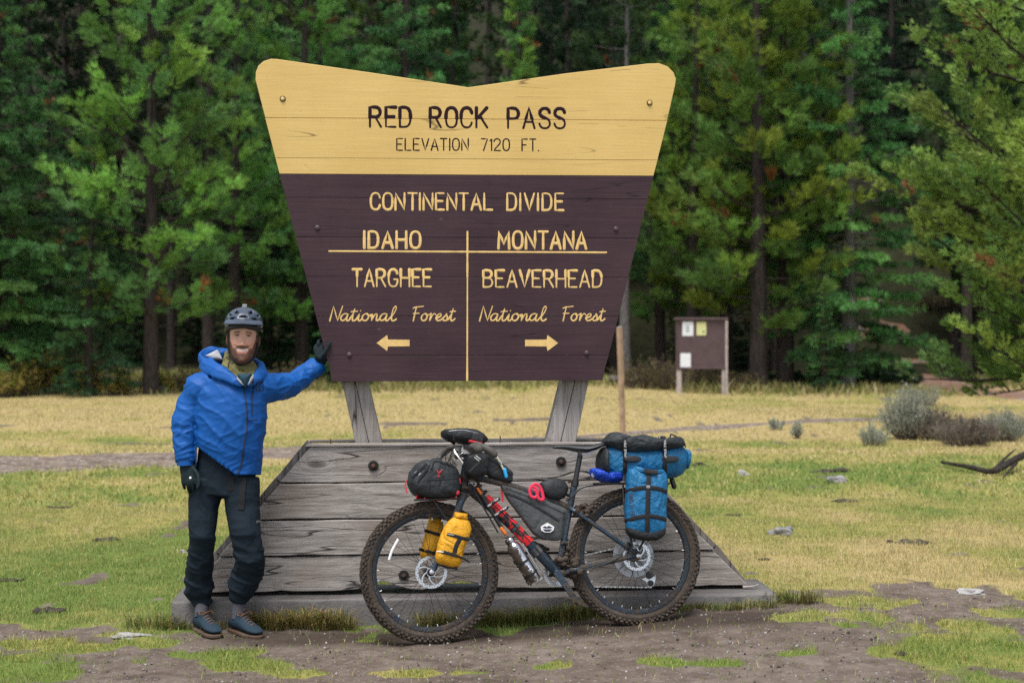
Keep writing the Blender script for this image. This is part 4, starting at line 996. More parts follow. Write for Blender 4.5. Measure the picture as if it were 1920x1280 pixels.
# long grass against the slab, hanging tussocks
def tussocks(name, spec, label, seed):
    rng = np.random.default_rng(seed); Vs = []; Cs = []
    for u, k, rad, n, h, dry in spec:
        a = rng.uniform(0, 6.28, n); r = rad * np.sqrt(rng.uniform(0, 1, n)); base = SLAB.w(u, 0, k)
        x = base.x + np.cos(a) * r * 1.6; y = base.y + np.sin(a) * r * .5; z = gz(x, y) - .005
        hh = h * rng.uniform(.45, 1.2, n); b = a + rng.normal(size=n) * .9
        ln = np.stack([np.cos(b), np.sin(b) * .8 - .25, np.zeros(n)], 1) * (hh * rng.uniform(.2, 1.1, n))[:, None]
        P = np.stack([x, y, z], 1); S = np.stack([np.cos(b + 1.57), np.sin(b + 1.57), 0 * b], 1) * .0024
        M = P + ln * .4; M[:, 2] += hh * .75; T = P + ln; T[:, 2] += hh * rng.uniform(.55, 1.05, n)
        Vs.append(np.stack([P - S, P + S, M + S * .8, M - S * .8, T], 1).reshape(-1, 3))
        t_ = np.clip(dry + rng.normal(size=n) * .28, 0, 1)[:, None]
        c = (np.array((.075, .13, .028)) * (1 - t_) + np.array((.36, .25, .1)) * t_) * rng.uniform(.7, 1.3, n)[:, None]; Cs.append(np.repeat(c, 5, 0))
    V = np.concatenate(Vs); C = np.concatenate(Cs); n = len(V) // 5; o = np.arange(n)[:, None] * 5
    F = np.concatenate([o + np.array([[0, 1, 2]]), o + np.array([[0, 2, 3]]), o + np.array([[3, 2, 4]])], 1).reshape(-1, 3)
    return put(tris(name, V, F, M_grass, C), name, label=label, kind='stuff')
sp = []; r2 = random.Random(4)
for u in np.arange(.42, .96, .045): sp.append((u, .05 + r2.uniform(-.02, .03), .05, 120, r2.uniform(.09, .14), .55))
for u in np.arange(1.42, 1.6, .05): sp.append((u, .05, .05, 70, .1, .4))
for u in np.arange(1.7, 2.4, .05): sp.append((u, .06 + r2.uniform(-.02, .05), .06, 100, r2.uniform(.08, .13), .28))
for u in np.arange(2.4, 3.42, .06): sp.append((u, .05 + r2.uniform(-.02, .08), .06, 60, r2.uniform(.03, .06), .3))
for u in (-.06, -.12, 3.5, 3.58): sp.append((u, 0, .08, 120, .1, .35))
for u in np.arange(.05, .4, .08): sp.append((u, .04, .05, 50, .06, .4))
tussocks('slab_grass', sp, 'tufts of longer grass growing against the front of the slab', 3)
# pebbles and crumbs on the bare earth
rng = np.random.default_rng(8); n = 2600
d = rng.uniform(6.5, 8.3, n); x = rng.uniform(-1, 1, n) * (d * .38 + .2); s, g = masks(x, d); k = s > .5; x, d = x[k], d[k]; n = len(x)
ico = MB().sph((0, 0, 0), 1, 5, 4); iv = np.array(ico.v); n0 = len(iv)
r = .0022 + .006 * rng.power(.35, n); z = gz(x, d)
V = (iv[None] * (r[:, None] * rng.uniform(.6, 1.4, (n, 3)))[:, None, :] + np.stack([x, d, z + r * .3], 1)[:, None]).reshape(-1, 3)
F = []
for f in ico.f: F += [f] if len(f) == 3 else [(f[0], f[1], f[2]), (f[0], f[2], f[3])]
F = (np.array(F)[None] + (np.arange(n) * n0)[:, None, None]).reshape(-1, 3)
cc = np.where(rng.uniform(0, 1, n)[:, None] < .45, np.array((.25, .235, .225)), np.array((.05, .038, .033))) * rng.uniform(.6, 1.4, (n, 1))
t = NT('pebbles'); a = t.n('Attribute', attribute_name='Col').outputs['Color']; mp = t.out(a, .85)
put(tris('pebbles', V, F, mp, np.repeat(cc, n0, 0)), 'pebbles', label='small stones and crumbs scattered over the bare earth', kind='stuff')

# ================================================================== NOTICE BOARD, STAKE
M_nb = simple('brown_notice_board', (.075, .045, .05), .6, var=.2, sc=5); M_nbp = simple('pale_post', (.36, .31, .3), .8, var=.3, sc=9)
D = 39.0
def kp(px, py, dd=0): return at(px, py, D + dd)
nb = empty('notice_board', at(1315, 737, D), 'brown wooden notice board on two posts by the forest edge', 'notice board')
KF = Frame(kp(1315, 640), (1, .05, 0), (0, 0, 1))
def kbox(x0, y0, x1, y1, k0, k1, name, m, bevel=.008):
    poly = [KF.uv(x0, y1), KF.uv(x1, y1), KF.uv(x1, y0), KF.uv(x0, y0)]; return MB().prism(poly, KF, k0, k1).build(name, m, nb, False, bevel=bevel)
kbox(1268, 600, 1360, 692, -.06, 0, 'panel', M_nb)
kbox(1264, 595, 1364.5, 600, -.16, .07, 'top_board', M_nb)
kbox(1359.6, 600.5, 1364, 741, -.1, .06, 'post', M_nbp); kbox(1354, 692.5, 1359.2, 741, -.1, .0, 'post', M_nbp); kbox(1269, 692.5, 1278, 741, -.1, -.01, 'post', M_nbp)
kbox(1267, 601, 1270, 692, .002, .03, 'frame', M_nb); kbox(1270, 688, 1359.5, 692, .002, .025, 'frame', M_nb)
def paper(name, c, c2):
    t = NT(name); v = t.coord((1, 1, 1)); n = t.noise(t.coord((9, 1, 40)), 1.0, 3); return t.out(t.mix(t.ramp(n, [(.5, 0.0), (.62, .7)]), c, c2), .6)
mw = paper('white_notice', (.72, .74, .78), (.45, .5, .56)); my = paper('yellow_notice', (.62, .6, .3), (.45, .5, .2))
for a in ((1279.5, 603, 1300, 629.5, mw), (1306, 603.5, 1324, 628.5, my), (1275.5, 662, 1295, 689, mw)): 
    kbox(a[0], a[1], a[2], a[3], .004, .012, 'notice', a[4], 0)
kbox(1317, 619.5, 1321, 624, .0125, .0145, 'notice_print', simple('green_print', (.1, .3, .12), .6), 0)
kbox(1286, 610, 1292, 623, .0125, .0145, 'notice_print', simple('grey_print', (.35, .4, .42), .6), 0)
adopt(nb)
st = empty('wooden_stake', onground(1167, 815), 'thin square wooden stake standing in the meadow right of the sign', 'stake')
b = onground(1169, 817); tp = at(1161, 614, b.y)
MB().tube([b - Vector((0, 0, .2)), b.lerp(tp, .5), tp], [.052, .05, .048], 4).build('shaft', simple('stake_wood', (.34, .23, .15), .8, var=.35, sc=6), st, False)
MB().tube([tp, tp + Vector((-.004, 0, .02))], [.047, .03], 4).build('top_end', M_woodv, st, False)
adopt(st)
# ================================================================== BICYCLE
FH, RH = at(806, 1072, 7.60), at(1190, 1042, 7.84)
BK = Frame(RH, RH - FH, (0, math.sin(R(9)), math.cos(R(9))))
MUD = (.06, .044, .033)
def mudmat(name, c, rough, metal, mud, sc=7, top=None, bump=.9):
    t = NT(name); v = t.coord(rand=1.9); n1 = t.noise(v, sc, 8, .72); n2 = t.noise(v, sc * 9, 5, .7)
    m = t.ramp(t.math('ADD', n1, t.math('MULTIPLY', t.math('SUBTRACT', n2, .5), .35)), [(.66 - mud * .45, 0.0), (.76 - mud * .42, 1.0)])
    mc = t.ramp(n2, [(.3, tuple(q * .5 for q in MUD)), (.55, MUD), (.8, tuple(q * 1.9 for q in MUD))])
    col = t.mix(m, c, mc); rg = t.mix(m, (rough,) * 3, (.93,) * 3); mt = t.mix(m, (metal,) * 3, (0, 0, 0))
    return t.out(col, rg, mt, t.bump(t.math('ADD', t.math('MULTIPLY', m, .6), t.math('MULTIPLY', n2, .6)), bump, .006), .5)
M_frame = mudmat('blue_grey_frame_paint', (.022, .042, .066), .32, .2, .44); M_tyre = mudmat('muddy_tyre', (.022, .02, .02), .75, 0, .8, 9, bump=1); M_side = mudmat('tyre_sidewall', (.035, .031, .03), .7, 0, .62, 8)
M_rim = mudmat('dark_rim', (.02, .027, .036), .3, .4, .38); M_steel = simple('steel', (.55, .56, .58), .3, 1, var=.15, sc=40, bump=.05); M_spoke = simple('black_spoke', (.03, .03, .033), .35, .6, bump=0)
M_nip = simple('nipple_silver', (.7, .7, .72), .3, .9, bump=0); M_blk = simple('black_plastic', (.014, .014, .016), .42, bump=.1, dirt=.12); M_grip = simple('grey_rubber_grip', (.065, .06, .055), .7, bump=.4, bsc=200)
M_mud = simple('caked_mud', MUD, .95, var=.5, sc=26, bump=1, bsc=60, bd=.02); M_red = simple('red_plastic', (.55, .02, .03), .45, bump=.1); M_pink = simple('pink_red_rubber', (.62, .02, .07), .5, bump=.1)
M_blackbag = fabric('black_bag_fabric', (.017, .019, .022), .62, .55, 12, .08); M_dkbag = fabric('charcoal_waxed_fabric', (.022, .027, .031), .65, .4, 11, .05, crease=.2, csc=9); M_greybag = fabric('grey_dusty_fabric', (.062, .066, .07), .75, .4, 9, .3, crease=.15, csc=9)
M_yelbag = fabric('yellow_coated_fabric', (.62, .30, .012), .55, .4, 15, .12, crease=.2, csc=11); M_bluebag = fabric('blue_nylon', (.007, .115, .26), .5, .4, 13, .03, crease=.24, csc=10); M_roybag = fabric('royal_blue_nylon', (.008, .05, .42), .45, .5, 15, crease=.3, csc=12)
M_web = fabric('black_webbing', (.012, .012, .014), .75, .3, 60); M_white = simple('white_print', (.72, .72, .72), .6, bump=0, var=.05); M_lgrey = simple('disc_grey', (.30, .31, .33), .4, .6, var=.2, bump=.1, dirt=.18)
M_orange = simple('orange_plastic', (.75, .17, .01), .4, bump=.1); M_sky = simple('sky_blue_plastic', (.02, .35, .75), .3, bump=.05); M_hose = simple('translucent_hose', (.42, .4, .3), .35, bump=.05)
M_logo = simple('dark_print', (.02, .03, .05), .6, bump=0)
bike = empty('bicycle', ((FH.x + RH.x) / 2, (FH.y + RH.y) / 2 - .06, 0), 'muddy blue-grey touring mountain bike leaning on the plank base of the sign', 'bicycle')
def bt(name, pts, r, mat=None, n=12, parent=None, sm=0, round=False, **k):
    """tube through photo points (px, py, lateral offset)"""
    P = [BK.p(a[0], a[1], a[2] if len(a) > 2 else 0) for a in pts]
    if sm:
        rr = r if isinstance(r, list) else [r] * len(P)
        if not isinstance(r, list): r = rr[0]
        P = smooth_path(P, sm)
        if isinstance(r, list): r = [rr[0] + (rr[-1] - rr[0]) * i / (len(P) - 1) for i in range(len(P))]
    return MB().tube(P, r, n, round=round).build(name, mat or M_frame, parent or bike, **k)
# ---- wheels
def wheel(c, turn, front):
    ax = (BK.n * math.cos(turn) + BK.x * math.sin(turn)).normalized(); fx = (BK.x * math.cos(turn) - BK.n * math.sin(turn)).normalized(); fy = BK.y
    W = MB(); r0 = .311
    W.lathe([(r0 + .002, -.017), (r0 + .004, -.011), (r0 - .002, -.008), (r0 - .002, .008), (r0 + .004, .011), (r0 + .002, .017), (r0 - .012, .0165), (r0 - .022, .011), (r0 - .024, 0), (r0 - .022, -.011), (r0 - .012, -.0165)], c, ax, 72, closed=True)
    wh = W.build('wheel', M_rim, bike, label='front wheel' if front else 'rear wheel')
    prof = []
    for i in range(15):
        a = math.pi * (i / 14) ; w_ = -math.cos(a) * .0305; h = math.sin(a) ** .75 * .056
        prof.append((r0 + .004 + h, w_ * (1.0 if h > .004 else .62)))
    T = MB(); T.lathe(prof + [(r0 + .006, .012), (r0 + .006, -.012)], c, ax, 120, closed=True); T.rough(.0013, 26, 3 + front)
    T.build('tyre', M_side, wh)
    K = MB(); rnd = random.Random(9 + front); n = 76
    for i in range(n):
        for lat, hh, sz, ph in ((0, .0605, (.017, .010), 0), (.0125, .059, (.014, .009), .5), (-.0125, .059, (.014, .009), .5), (.0245, .0525, (.013, .012), .1), (-.0245, .0525, (.013, .012), .1), (.0300, .0400, (.009, .008), .6), (-.0300, .0400, (.009, .008), .6)):
            a = 2 * math.pi * (i + ph) / n; rd = fx * math.cos(a) + fy * math.sin(a); tg = fy * math.cos(a) - fx * math.sin(a)
            m = rnd.uniform(.8, 1.4); tilt = lat / .03 * .75
            nn = (rd * math.cos(tilt) + ax * math.sin(tilt))
            K.box(c + rd * (r0 + hh - .001) + ax * lat, (sz[0] * m, sz[1] * m, .011 * m), Frame((0, 0, 0), tg, nn.cross(tg)))
    # mud packed between the knobs
    for i in range(90):
        a = rnd.uniform(0, 6.28); lat = rnd.uniform(-.03, .03); rd = fx * math.cos(a) + fy * math.sin(a); q = rnd.uniform(.006, .013)
        K.sph(c + rd * (r0 + .058 * math.sqrt(max(0, 1 - (lat / .034) ** 2))) + ax * lat, (q, q * rnd.uniform(.6, 1.2), q * rnd.uniform(.6, 1)), 6, 4)
    K.rough(.0014, 130, 5); K.build('tread_knobs', M_tyre, wh, False, kind='stuff')
    S = MB(); N = MB(); rot = rnd.uniform(0, 1)
    for i in range(32):
        a = 2 * math.pi * (i + rot) / 32; sd_ = 1 if i % 2 else -1; off = .62 * (1 if (i // 2) % 2 else -1)
        rd = fx * math.cos(a) + fy * math.sin(a); hb = fx * math.cos(a + off * 1.9) + fy * math.sin(a + off * 1.9)
        p0 = c + hb * .027 + ax * sd_ * .026; p1 = c + rd * (r0 - .024)
        S.tube([p0, p1], .00115, 5); N.tube([p1 - (p1 - p0).normalized() * .012, p1], .0026, 6)
    S.build('spokes', M_spoke, wh, kind='stuff'); N.build('spoke_nipples', M_nip, wh, kind='stuff')
    MB().lathe([(.01, -.055), (.016, -.045), (.03, -.03), (.031, -.024), (.017, -.02), (.015, 0), (.017, .02), (.031, .024), (.03, .03), (.014, .045), (.01, .058)], c, ax, 24).build('hub', M_blk, wh)
    # rotor: braking ring with cut-outs, swept arms
    k = .034 + (.0 if front else .004); rr = .086 if front else .079
    Rt = MB(); Rt.lathe([(rr - .016, k), (rr, k), (rr, k + .002), (rr - .016, k + .002)], c, ax, 60, closed=True)
    for i in range(6):
        a = 2 * math.pi * i / 6; pts = []
        for j in range(5):
            s = j / 4; a2 = a + .75 * s; pts.append(c + ax * (k + .001) + (fx * math.cos(a2) + fy * math.sin(a2)) * (.022 + (rr - .038) * s))
        Rt.tube(pts, [(.0042, .001)] * 5, 6, up=ax)
    Rt.lathe([(.012, k), (.026, k), (.026, k + .003), (.012, k + .003)], c, ax, 24, closed=True)
    Rt.build('brake_rotor', M_steel, wh)
    Hh = MB()
    for i in range(36):
        a = 2 * math.pi * i / 36; q = rr - .008 + (.004 if i % 2 else -.004)
        Hh.lathe([(.0026, k + .0015), (.0026, k + .0026)], c + (fx * math.cos(a) + fy * math.sin(a)) * q, ax, 8)
    Hh.build('rotor_holes', M_blk, wh, kind='stuff')
    return wh, ax, fx, fy
wf, axf, fxf, fyf = wheel(FH, R(3), True); wr, axr, fxr, fyr = wheel(RH, 0, False)
# the large grey sprocket guard behind the rear rotor
g = MB(); g.lathe([(.085, -.026), (.116, -.026), (.117, -.024), (.116, -.022), (.085, -.022)], RH, axr, 64, closed=True)
g.lathe([(.03, -.03), (.086, -.0262), (.086, -.024), (.03, -.024)], RH, axr, 64, closed=True); g.build('spoke_guard', M_lgrey, wr)
cs = MB()
for i in range(7): cs.lathe([(.02, -.034 - .004 * i), (.098 - .011 * i, -.034 - .004 * i), (.098 - .011 * i, -.0362 - .004 * i), (.02, -.0362 - .004 * i)], RH, axr, 40, closed=True)
cs.build('cassette', M_steel, wr)
bt('spoke_reflector', [(729.5, 1049, .012), (735, 1032, .012), (747, 1010, .012)], .0075, M_white, 8, wf, 3)
# ---- frame
bt('head_tube', [(875, 872), (866, 926)], .026); bt('top_tube', [(880, 893), (960, 911), (1069, 952)], .018, sm=5); bt('down_tube', [(876, 912), (960, 985), (1044, 1073)], [.027, .025, .027], sm=0)
bt('seat_tube', [(1078, 903), (1062, 985), (1046, 1076)], .0175); bt('seat_post', [(1088, 852), (1078, 906)], .0145, M_blk); bt('seat_collar', [(1078.6, 901), (1077.2, 911)], .021, M_blk)
for s in (-1, 1):
    bt('chain_stay', [(1050, 1075, s * .035), (1085, 1066, s * .058), (1190, 1042, s * .066)], [.018, .015, .011], sm=5); bt('seat_stay', [(1070, 953, s * .02), (1090, 966, s * .05), (1190, 1036, s * .066)], [.0145, .0125, .0105], sm=5)
    bt('fork_leg', [(867, 930, s * .03), (862, 945, s * .056), (842, 1000, s * .06), (812, 1070, s * .06)], [.024, .014], sm=5)
bt('fork_crown', [(866, 929, -.05), (866, 929, .05)], .024)
MB().lathe([(.012, -.064), (.021, -.062), (.023, .05), (.021, .064), (.012, .066)], BK.p(1046, 1075), BK.n, 24).build('bottom_bracket', M_frame, bike)
mbp = MB()
for s in (1,):   # rear dropout plates
    mbp.prism([BK.uv(*q, .068) for q in ((1176, 1040), (1182, 1030), (1192, 1028), (1201, 1036), (1201, 1048), (1190, 1053), (1180, 1049))][::-1], Frame(BK.w(0, 0, .068), BK.x, BK.y), -.003, .003)
mbp.build('dropout', M_frame, bike)
for c, q in ((FH, 'front'), (RH, 'rear')): MB().lathe([(.013, .066), (.013, .078), (.006, .081)], c, BK.n, 16).build('axle_end', M_steel, bike)
MB().sph(BK.p(828, 1047, .062), (.022, .028, .016), 12, 8, BK, .6).build('brake_caliper', M_blk, bike); MB().sph(BK.p(1176, 1023, .062), (.022, .02, .016), 12, 8, BK, .6).build('brake_caliper', M_blk, bike)
# ---- cranks, pedals, chain
def crank(a, b, k, name='crank_arm'):
    fr = Frame(BK.w(0, 0, k), BK.x, BK.y); A_, B_ = Vector(fr.uv(*a)), Vector(fr.uv(*b)); d = (B_ - A_).normalized(); n = Vector((-d.y, d.x)); P = []
    for i in range(9): t_ = math.pi * i / 8; P.append(A_ - d * math.sin(t_) * .021 + n * math.cos(t_) * .021)
    for i in range(9): t_ = math.pi * i / 8; P.append(B_ + d * math.sin(t_) * .014 - n * math.cos(t_) * .014)
    MB().prism([(q.x, q.y) for q in P], fr, -.006, .006).build(name, M_frame, bike, True, bevel=.003)
crank((1046, 1075), (1082, 1128), .082); crank((1046, 1075), (1012, 1023), -.082)
for (a, b, k, s) in ((1082, 1128, .095, 1), (1012, 1023, -.095, -1)):
    fr = Frame(BK.p(a, b, k + s * .052), (BK.x * .86 - BK.y * .5), BK.n); m = MB()
    m.box(fr.o + fr.y * .045, (.095, .010, .012), fr); m.box(fr.o - fr.y * .045, (.095, .010, .012), fr); m.box(fr.o + fr.x * .045, (.010, .1, .012), fr); m.box(fr.o - fr.x * .045, (.010, .1, .012), fr); m.box(fr.o, (.02, .105, .018), fr)
    for i in range(-2, 3): 
        for q in (-1, 1): m.tube([fr.w(i * .02, q * .045, -.012), fr.w(i * .02, q * .045, .012)], .0018, 5)
    m.build('pedal', mudmat('muddy_pedal', (.06, .055, .055), .5, .5, .6), bike, False)
cr = MB(); c = BK.p(1046, 1075); cr.lathe([(.046, -.049), (.066, -.049), (.066, -.046), (.046, -.046)], c, BK.n, 40, closed=True)
for i in range(32): a = 6.283 * i / 32; cr.box(c + BK.n * -.0475 + (BK.x * math.cos(a) + BK.y * math.sin(a)) * .068, (.005, .005, .003), BK)
cr.build('chain_ring', M_steel, bike)
def chain(pts):
    P = [BK.p(*q) for q in pts]; m = MB(); L = [0]
    for i in range(1, len(P)): L.append(L[-1] + (P[i] - P[i-1]).length)
    n = int(L[-1] / .0127)
    for i in range(n):
        s = i * .0127; j = max(k for k in range(len(L) - 1) if L[k] <= s); d = (P[j+1] - P[j]).normalized(); q = P[j] + d * (s - L[j] + .006)
        m.box(q, (.012 if i % 2 else .0085, .0085 if i % 2 else .0055, .008 if i % 2 else .0045), Frame((0, 0, 0), d, BK.y))
    m.build('chain', mudmat('muddy_chain', (.5, .49, .47), .4, .8, .2), bike, False, kind='stuff')
chain([(1046, 1052, -.05), (1192, 1018, -.05)]); chain([(1046, 1097.5, -.05), (1110, 1099.5, -.05), (1222, 1100.5, -.05)])
fr = Frame(BK.w(0, 0, -.06), BK.x, BK.y)
MB().prism([fr.uv(*q) for q in ((1203, 1085), (1214, 1080), (1222, 1083), (1229, 1077), (1230, 1083), (1226, 1097), (1222, 1100), (1214, 1099), (1211, 1090))][::-1], fr, -.004, .004).build('derailleur_cage', M_steel, bike, bevel=.001)
for a, b in ((1217, 1079), (1220, 1093)): MB().lathe([(.006, -.007), (.017, -.006), (.017, .006), (.006, .007)], BK.p(a, b, -.052), BK.n, 14).build('jockey_wheel', M_blk, bike)
bt('derailleur_body', [(1198, 1052, -.065), (1210, 1065, -.07), (1216, 1079, -.062)], [.012, .010], M_blk, sm=3)
# ---- saddle
S_ = [(1037, 838.5, .012, .006), (1046, 838, .02, .010), (1062, 838.5, .023, .013), (1082, 841, .033, .018), (1100, 842, .055, .019), (1116, 838, .068, .016), (1127, 833, .066, .010), (1131, 831, .05, .006)]
MB().tube(smooth_path([BK.p(a, b) for a, b, _, _ in S_], 3), [tuple(np.array(S_[min(i // 3, 6)][2:]) * (1 - (i % 3) / 3) + np.array(S_[min(i // 3 + 1, 7)][2:]) * ((i % 3) / 3)) for i in range(22)], 18, up=BK.y, round=False).build('saddle', simple('saddle_cover', (.02, .023, .028), .5, bump=.15), bike)
for s in (-1, 1): bt('saddle_rail', [(1062, 845, s * .014), (1076, 851, s * .02), (1098, 851, s * .02), (1114, 844, s * .03)], .0035, M_steel, 8, sm=4)
bt('seat_clamp', [(1087, 849, -.028), (1087, 849, .028)], .013, M_blk)
# ---- bars, stem, levers, cables
bt('stem', [(875, 866), (868, 846)], .018, M_blk); 
bt('handlebar', [(883, 843, .37), (872, 838, .2), (867, 846, .06), (867, 846, -.06), (872, 838, -.2), (883, 843, -.37)], .0145, M_blk, sm=6)
bt('grip', [(886, 838, .27), (898, 841, .40)], [.021, .023], M_grip, 14, sm=4, round=True); bt('grip', [(876, 839, -.25), (888, 843, -.385)], [.02, .022], M_grip, 14, sm=4, round=True)
bt('bar_end', [(893, 833, .30), (906, 838, .34), (918, 844, .36), (926, 851, .36)], [.017, .021], M_grip, 12, sm=4, round=True); bt('bar_end', [(846, 838, -.30), (836, 846, -.34), (826, 855, -.36), (820, 866, -.34)], [.019, .014], M_grip, 12, sm=4, round=True)
bt('brake_lever', [(868, 850, .22), (858, 853, .24), (852, 846, .3), (868, 868, .33)], .0055, M_steel, 8, sm=5); bt('brake_lever', [(858, 846, -.2), (846, 852, -.25), (848, 862, -.3), (856, 872, -.32)], .0055, M_steel, 8, sm=5)
bt('lever_clamp', [(872, 842, .17), (872, 843, .215)], .022, M_steel, 12); bt('shifter', [(864, 848, .18), (856, 855, .2)], .014, M_blk, 10, round=True); bt('lever_clamp', [(868, 843, -.19), (868, 843, -.15)], .021, M_blk)
for pts in (((866, 850, .18), (846, 856, .16), (838, 878, .08), (850, 905, .05), (862, 935, .055), (850, 985, .075), (826, 1048, .075)), ((860, 848, -.16), (842, 846, -.1), (836, 864, 0), (858, 886, .03), (884, 908, .035), (960, 978, .035), (1040, 1066, .035)),
            ((858, 846, .14), (846, 850, .1), (846, 874, .05), (868, 897, .035), (890, 904, .035)), ((872, 850, -.18), (850, 866, -.2), (848, 880, -.1), (866, 900, -.04)), ((1052, 1060, .045), (1090, 1068, .07), (1150, 1050, .078), (1176, 1026, .075))):
    bt('cable', pts, .0026, M_blk, 6, sm=8)
for a, b in ((852, 843), (862, 852), (868, 859)): MB().sph(BK.p(a, b, .2), (.008, .005, .006), 8, 6).build('clamp_screw', M_steel if a != 862 else M_red, bike)
# ---- racks
for s in (-1, 1):
    bt('rack_stay', [(1062, 938, s * .03), (1074, 930, s * .045), (1086, 916, s * .05), (1110, 909, s * .055), (1162, 905, s * .06)], .0062, M_blk, 8, sm=5)
    bt('rack_leg', [(1168, 906, s * .062), (1172, 960, s * .085), (1186, 1024, s * .085)], .006, M_blk, 8, sm=4); bt('rack_leg', [(1252, 906, s * .062), (1240, 950, s * .08), (1198, 1030, s * .085)], .006, M_blk, 8, sm=4)
    bt('rack_rail', [(1112, 906, s * .06), (1256, 906, s * .06)], .006, M_blk, 8)
for x in (1118, 1150, 1182, 1214, 1252): bt('rack_crossbar', [(x, 906, -.06), (x, 906, .06)], .005, M_blk, 8)
for s in (-1, 1):
    bt('front_rack_rail', [(776, 937, s * .07), (862, 934, s * .07)], .0055, M_blk, 8); bt('front_rack_strut', [(812, 937, s * .07), (846, 985, s * .066)], .0045, M_blk, 8)
for x in (780, 808, 836, 858): bt('front_rack_crossbar', [(x, 937, -.07), (x, 937, .07)], .005, M_blk, 8)
bt('rear_light', [(1260, 900), (1264, 912)], .014, M_blk, 10, round=True)
# ---- red wrap on the down tube, mud
t = NT('red_wrap'); v = t.coord(); n = t.noise(v, 26, 3, .5); b_ = t.noise(v, 60, 4)
mw_ = t.out(t.mix(t.ramp(n, [(.44, 0.0), (.47, 1.0)]), (.02, .02, .022), (.62, .015, .02)), .4, 0, t.bump(b_, .3, .004))
bt('down_tube_wrap', [(910, 942 - 8), (962, 986)], .0295, mw_, 16); bt('down_tube_wrap', [(968, 992), (992, 1018)], .0295, mw_, 16)
bt('frame_band', [(963, 987), (967, 991)], .0305, M_greybag, 16); bt('frame_band', [(1000, 1027), (1010, 1038)], .031, M_greybag, 16)
rnd = random.Random(3)
def mudclump(x0, y0, x1, y1, n, k, sz):
    m = MB()
    for i in range(n):
        p = BK.p(rnd.uniform(x0, x1), rnd.uniform(y0, y1), rnd.uniform(-k, k)); q = rnd.uniform(*sz); m.sph(p, (q, q * rnd.uniform(.6, 1), q * rnd.uniform(.6, 1)), 9, 6)
    m.rough(.004, 70, 4, 3).build('mud_clump', M_mud, bike, kind='stuff')
mudclump(1046, 1046, 1092, 1082, 60, .07, (.010, .024)); mudclump(1076, 944, 1106, 968, 34, .065, (.008, .019)); mudclump(1052, 1005, 1066, 1052, 18, .035, (.008, .015)); mudclump(1064, 900, 1076, 960, 16, .03, (.005, .011)); mudclump(858, 898, 878, 938, 22, .05, (.007, .015)); mudclump(1026, 1048, 1052, 1080, 18, .04, (.007, .014)); mudclump(886, 898, 914, 925, 16, .035, (.006, .012))
adopt(bike)

# ================================================================== BAGS AND GEAR ON THE BIKE (each its own thing)
def bag(name, out, k, T, mat, label, cat, Tb=None, p=2.6, amp=.006, sc=22, seed=0, loc=None, K=8):
    fr = Frame(BK.w(0, 0, k), BK.x, BK.y); O = [fr.uv(*q) for q in out]
    m = MB().puff(O, fr, T, Tb, K, p, amp, sc, seed); cx = sum(q[0] for q in O) / len(O); lo = min(q[1] for q in O)
    e = empty(name, fr.w(cx, lo, 0), label, cat); o = m.build('body', mat, e); return e, o, bvh(o)
def strap(tree, pts, wpx, mat, parent, name='strap', off=.003, k=.0, step=5):
    """webbing laid over a bag along photo points"""
    P = []
    for (a, b), (c, d) in zip(pts, pts[1:]):
        n = max(2, int(math.hypot(c - a, d - b) / step))
        for i in range(n): P.append((a + (c - a) * i / n, b + (d - b) * i / n))
    P.append(pts[-1]); Q = []; last = None
    for a, b in P:
        h = hit(tree, a, b, off)
        if h is None: h = BK.p(a, b, k) if last is None else BK.p(a, b, (last - BK.o).dot(BK.n))
        last = h; Q.append(h)
    Q = [Q[0]] + [(Q[i-1] + Q[i] * 2 + Q[i+1]) / 4 for i in range(1, len(Q) - 1)] + [Q[-1]]
    w_ = wpx / FPX * 7.6 / 2
    return MB().tube(Q, [(w_, .0022)] * len(Q), 8, up=-BK.n).build(name, mat, parent)
def small_text(text, o, xd, yd, h, wid, mat, parent, sw=.09, name='lettering', tree=None):
    fr = Frame(o, xd, yd); keys = list(text); gap = .25; wd = sum(GL[c][0] if c != ' ' else .3 for c in keys) + gap * (len(keys) - 1); m = MB(); cur = 0; k = wid / wd
    for c in keys:
        if c == ' ': cur += .3 + gap; continue
        for st in strokes(GL[c][1]):
            q = []
            for a, b in st:
                z = fr.w((cur + a) * k, b * h, .0)
                if not q or (z - q[-1]).length > 1e-5: q.append(z)
            m.tube(q, [(h * sw, .0006)] * len(q), 5, up=fr.n)
        cur += GL[c][0] + gap
    if tree is not None:
        V = []
        for z in m.v:
            r = tree.ray_cast(Vector(z) + fr.n * .25, -fr.n)
            V.append(tuple(r[0] + fr.n * (.0012 + max(0, (Vector(z) - fr.o).dot(fr.n)))) if r[0] is not None else z)
        m.v = V
    return m.build(name, mat, parent)
# front rack bag
e, o, tr = bag('front_bag', [(764, 905), (768, 885), (778, 870), (795, 861), (806, 864), (812, 858), (822, 858), (826, 865), (845, 870), (856, 878), (860, 895), (861, 915), (858, 930), (830, 935), (790, 934), (774, 926)], .0, .115, M_dkbag, 'black roll-top bag strapped on the front rack over the front wheel', 'bag', p=4.2, amp=.007, sc=18, seed=2)
strap(tr, [(806, 900), (806, 934)], 2, M_web, e, 'seam', .001); strap(tr, [(806, 900), (858, 897)], 1.6, M_web, e, 'seam', .001)
strap(tr, [(774, 897), (800, 870)], 7, M_web, e, 'buckle_strap'); strap(tr, [(784, 903), (806, 872)], 5, M_web, e, 'buckle_strap')
strap(tr, [(779, 888), (783, 884)], 4, M_lgrey, e, 'buckle', .006); strap(tr, [(786, 891), (790, 887)], 4, M_lgrey, e, 'buckle', .006)
strap(tr, [(808, 878), (814, 864), (826, 866), (850, 876)], 5, M_blackbag, e, 'roll_top', .006)
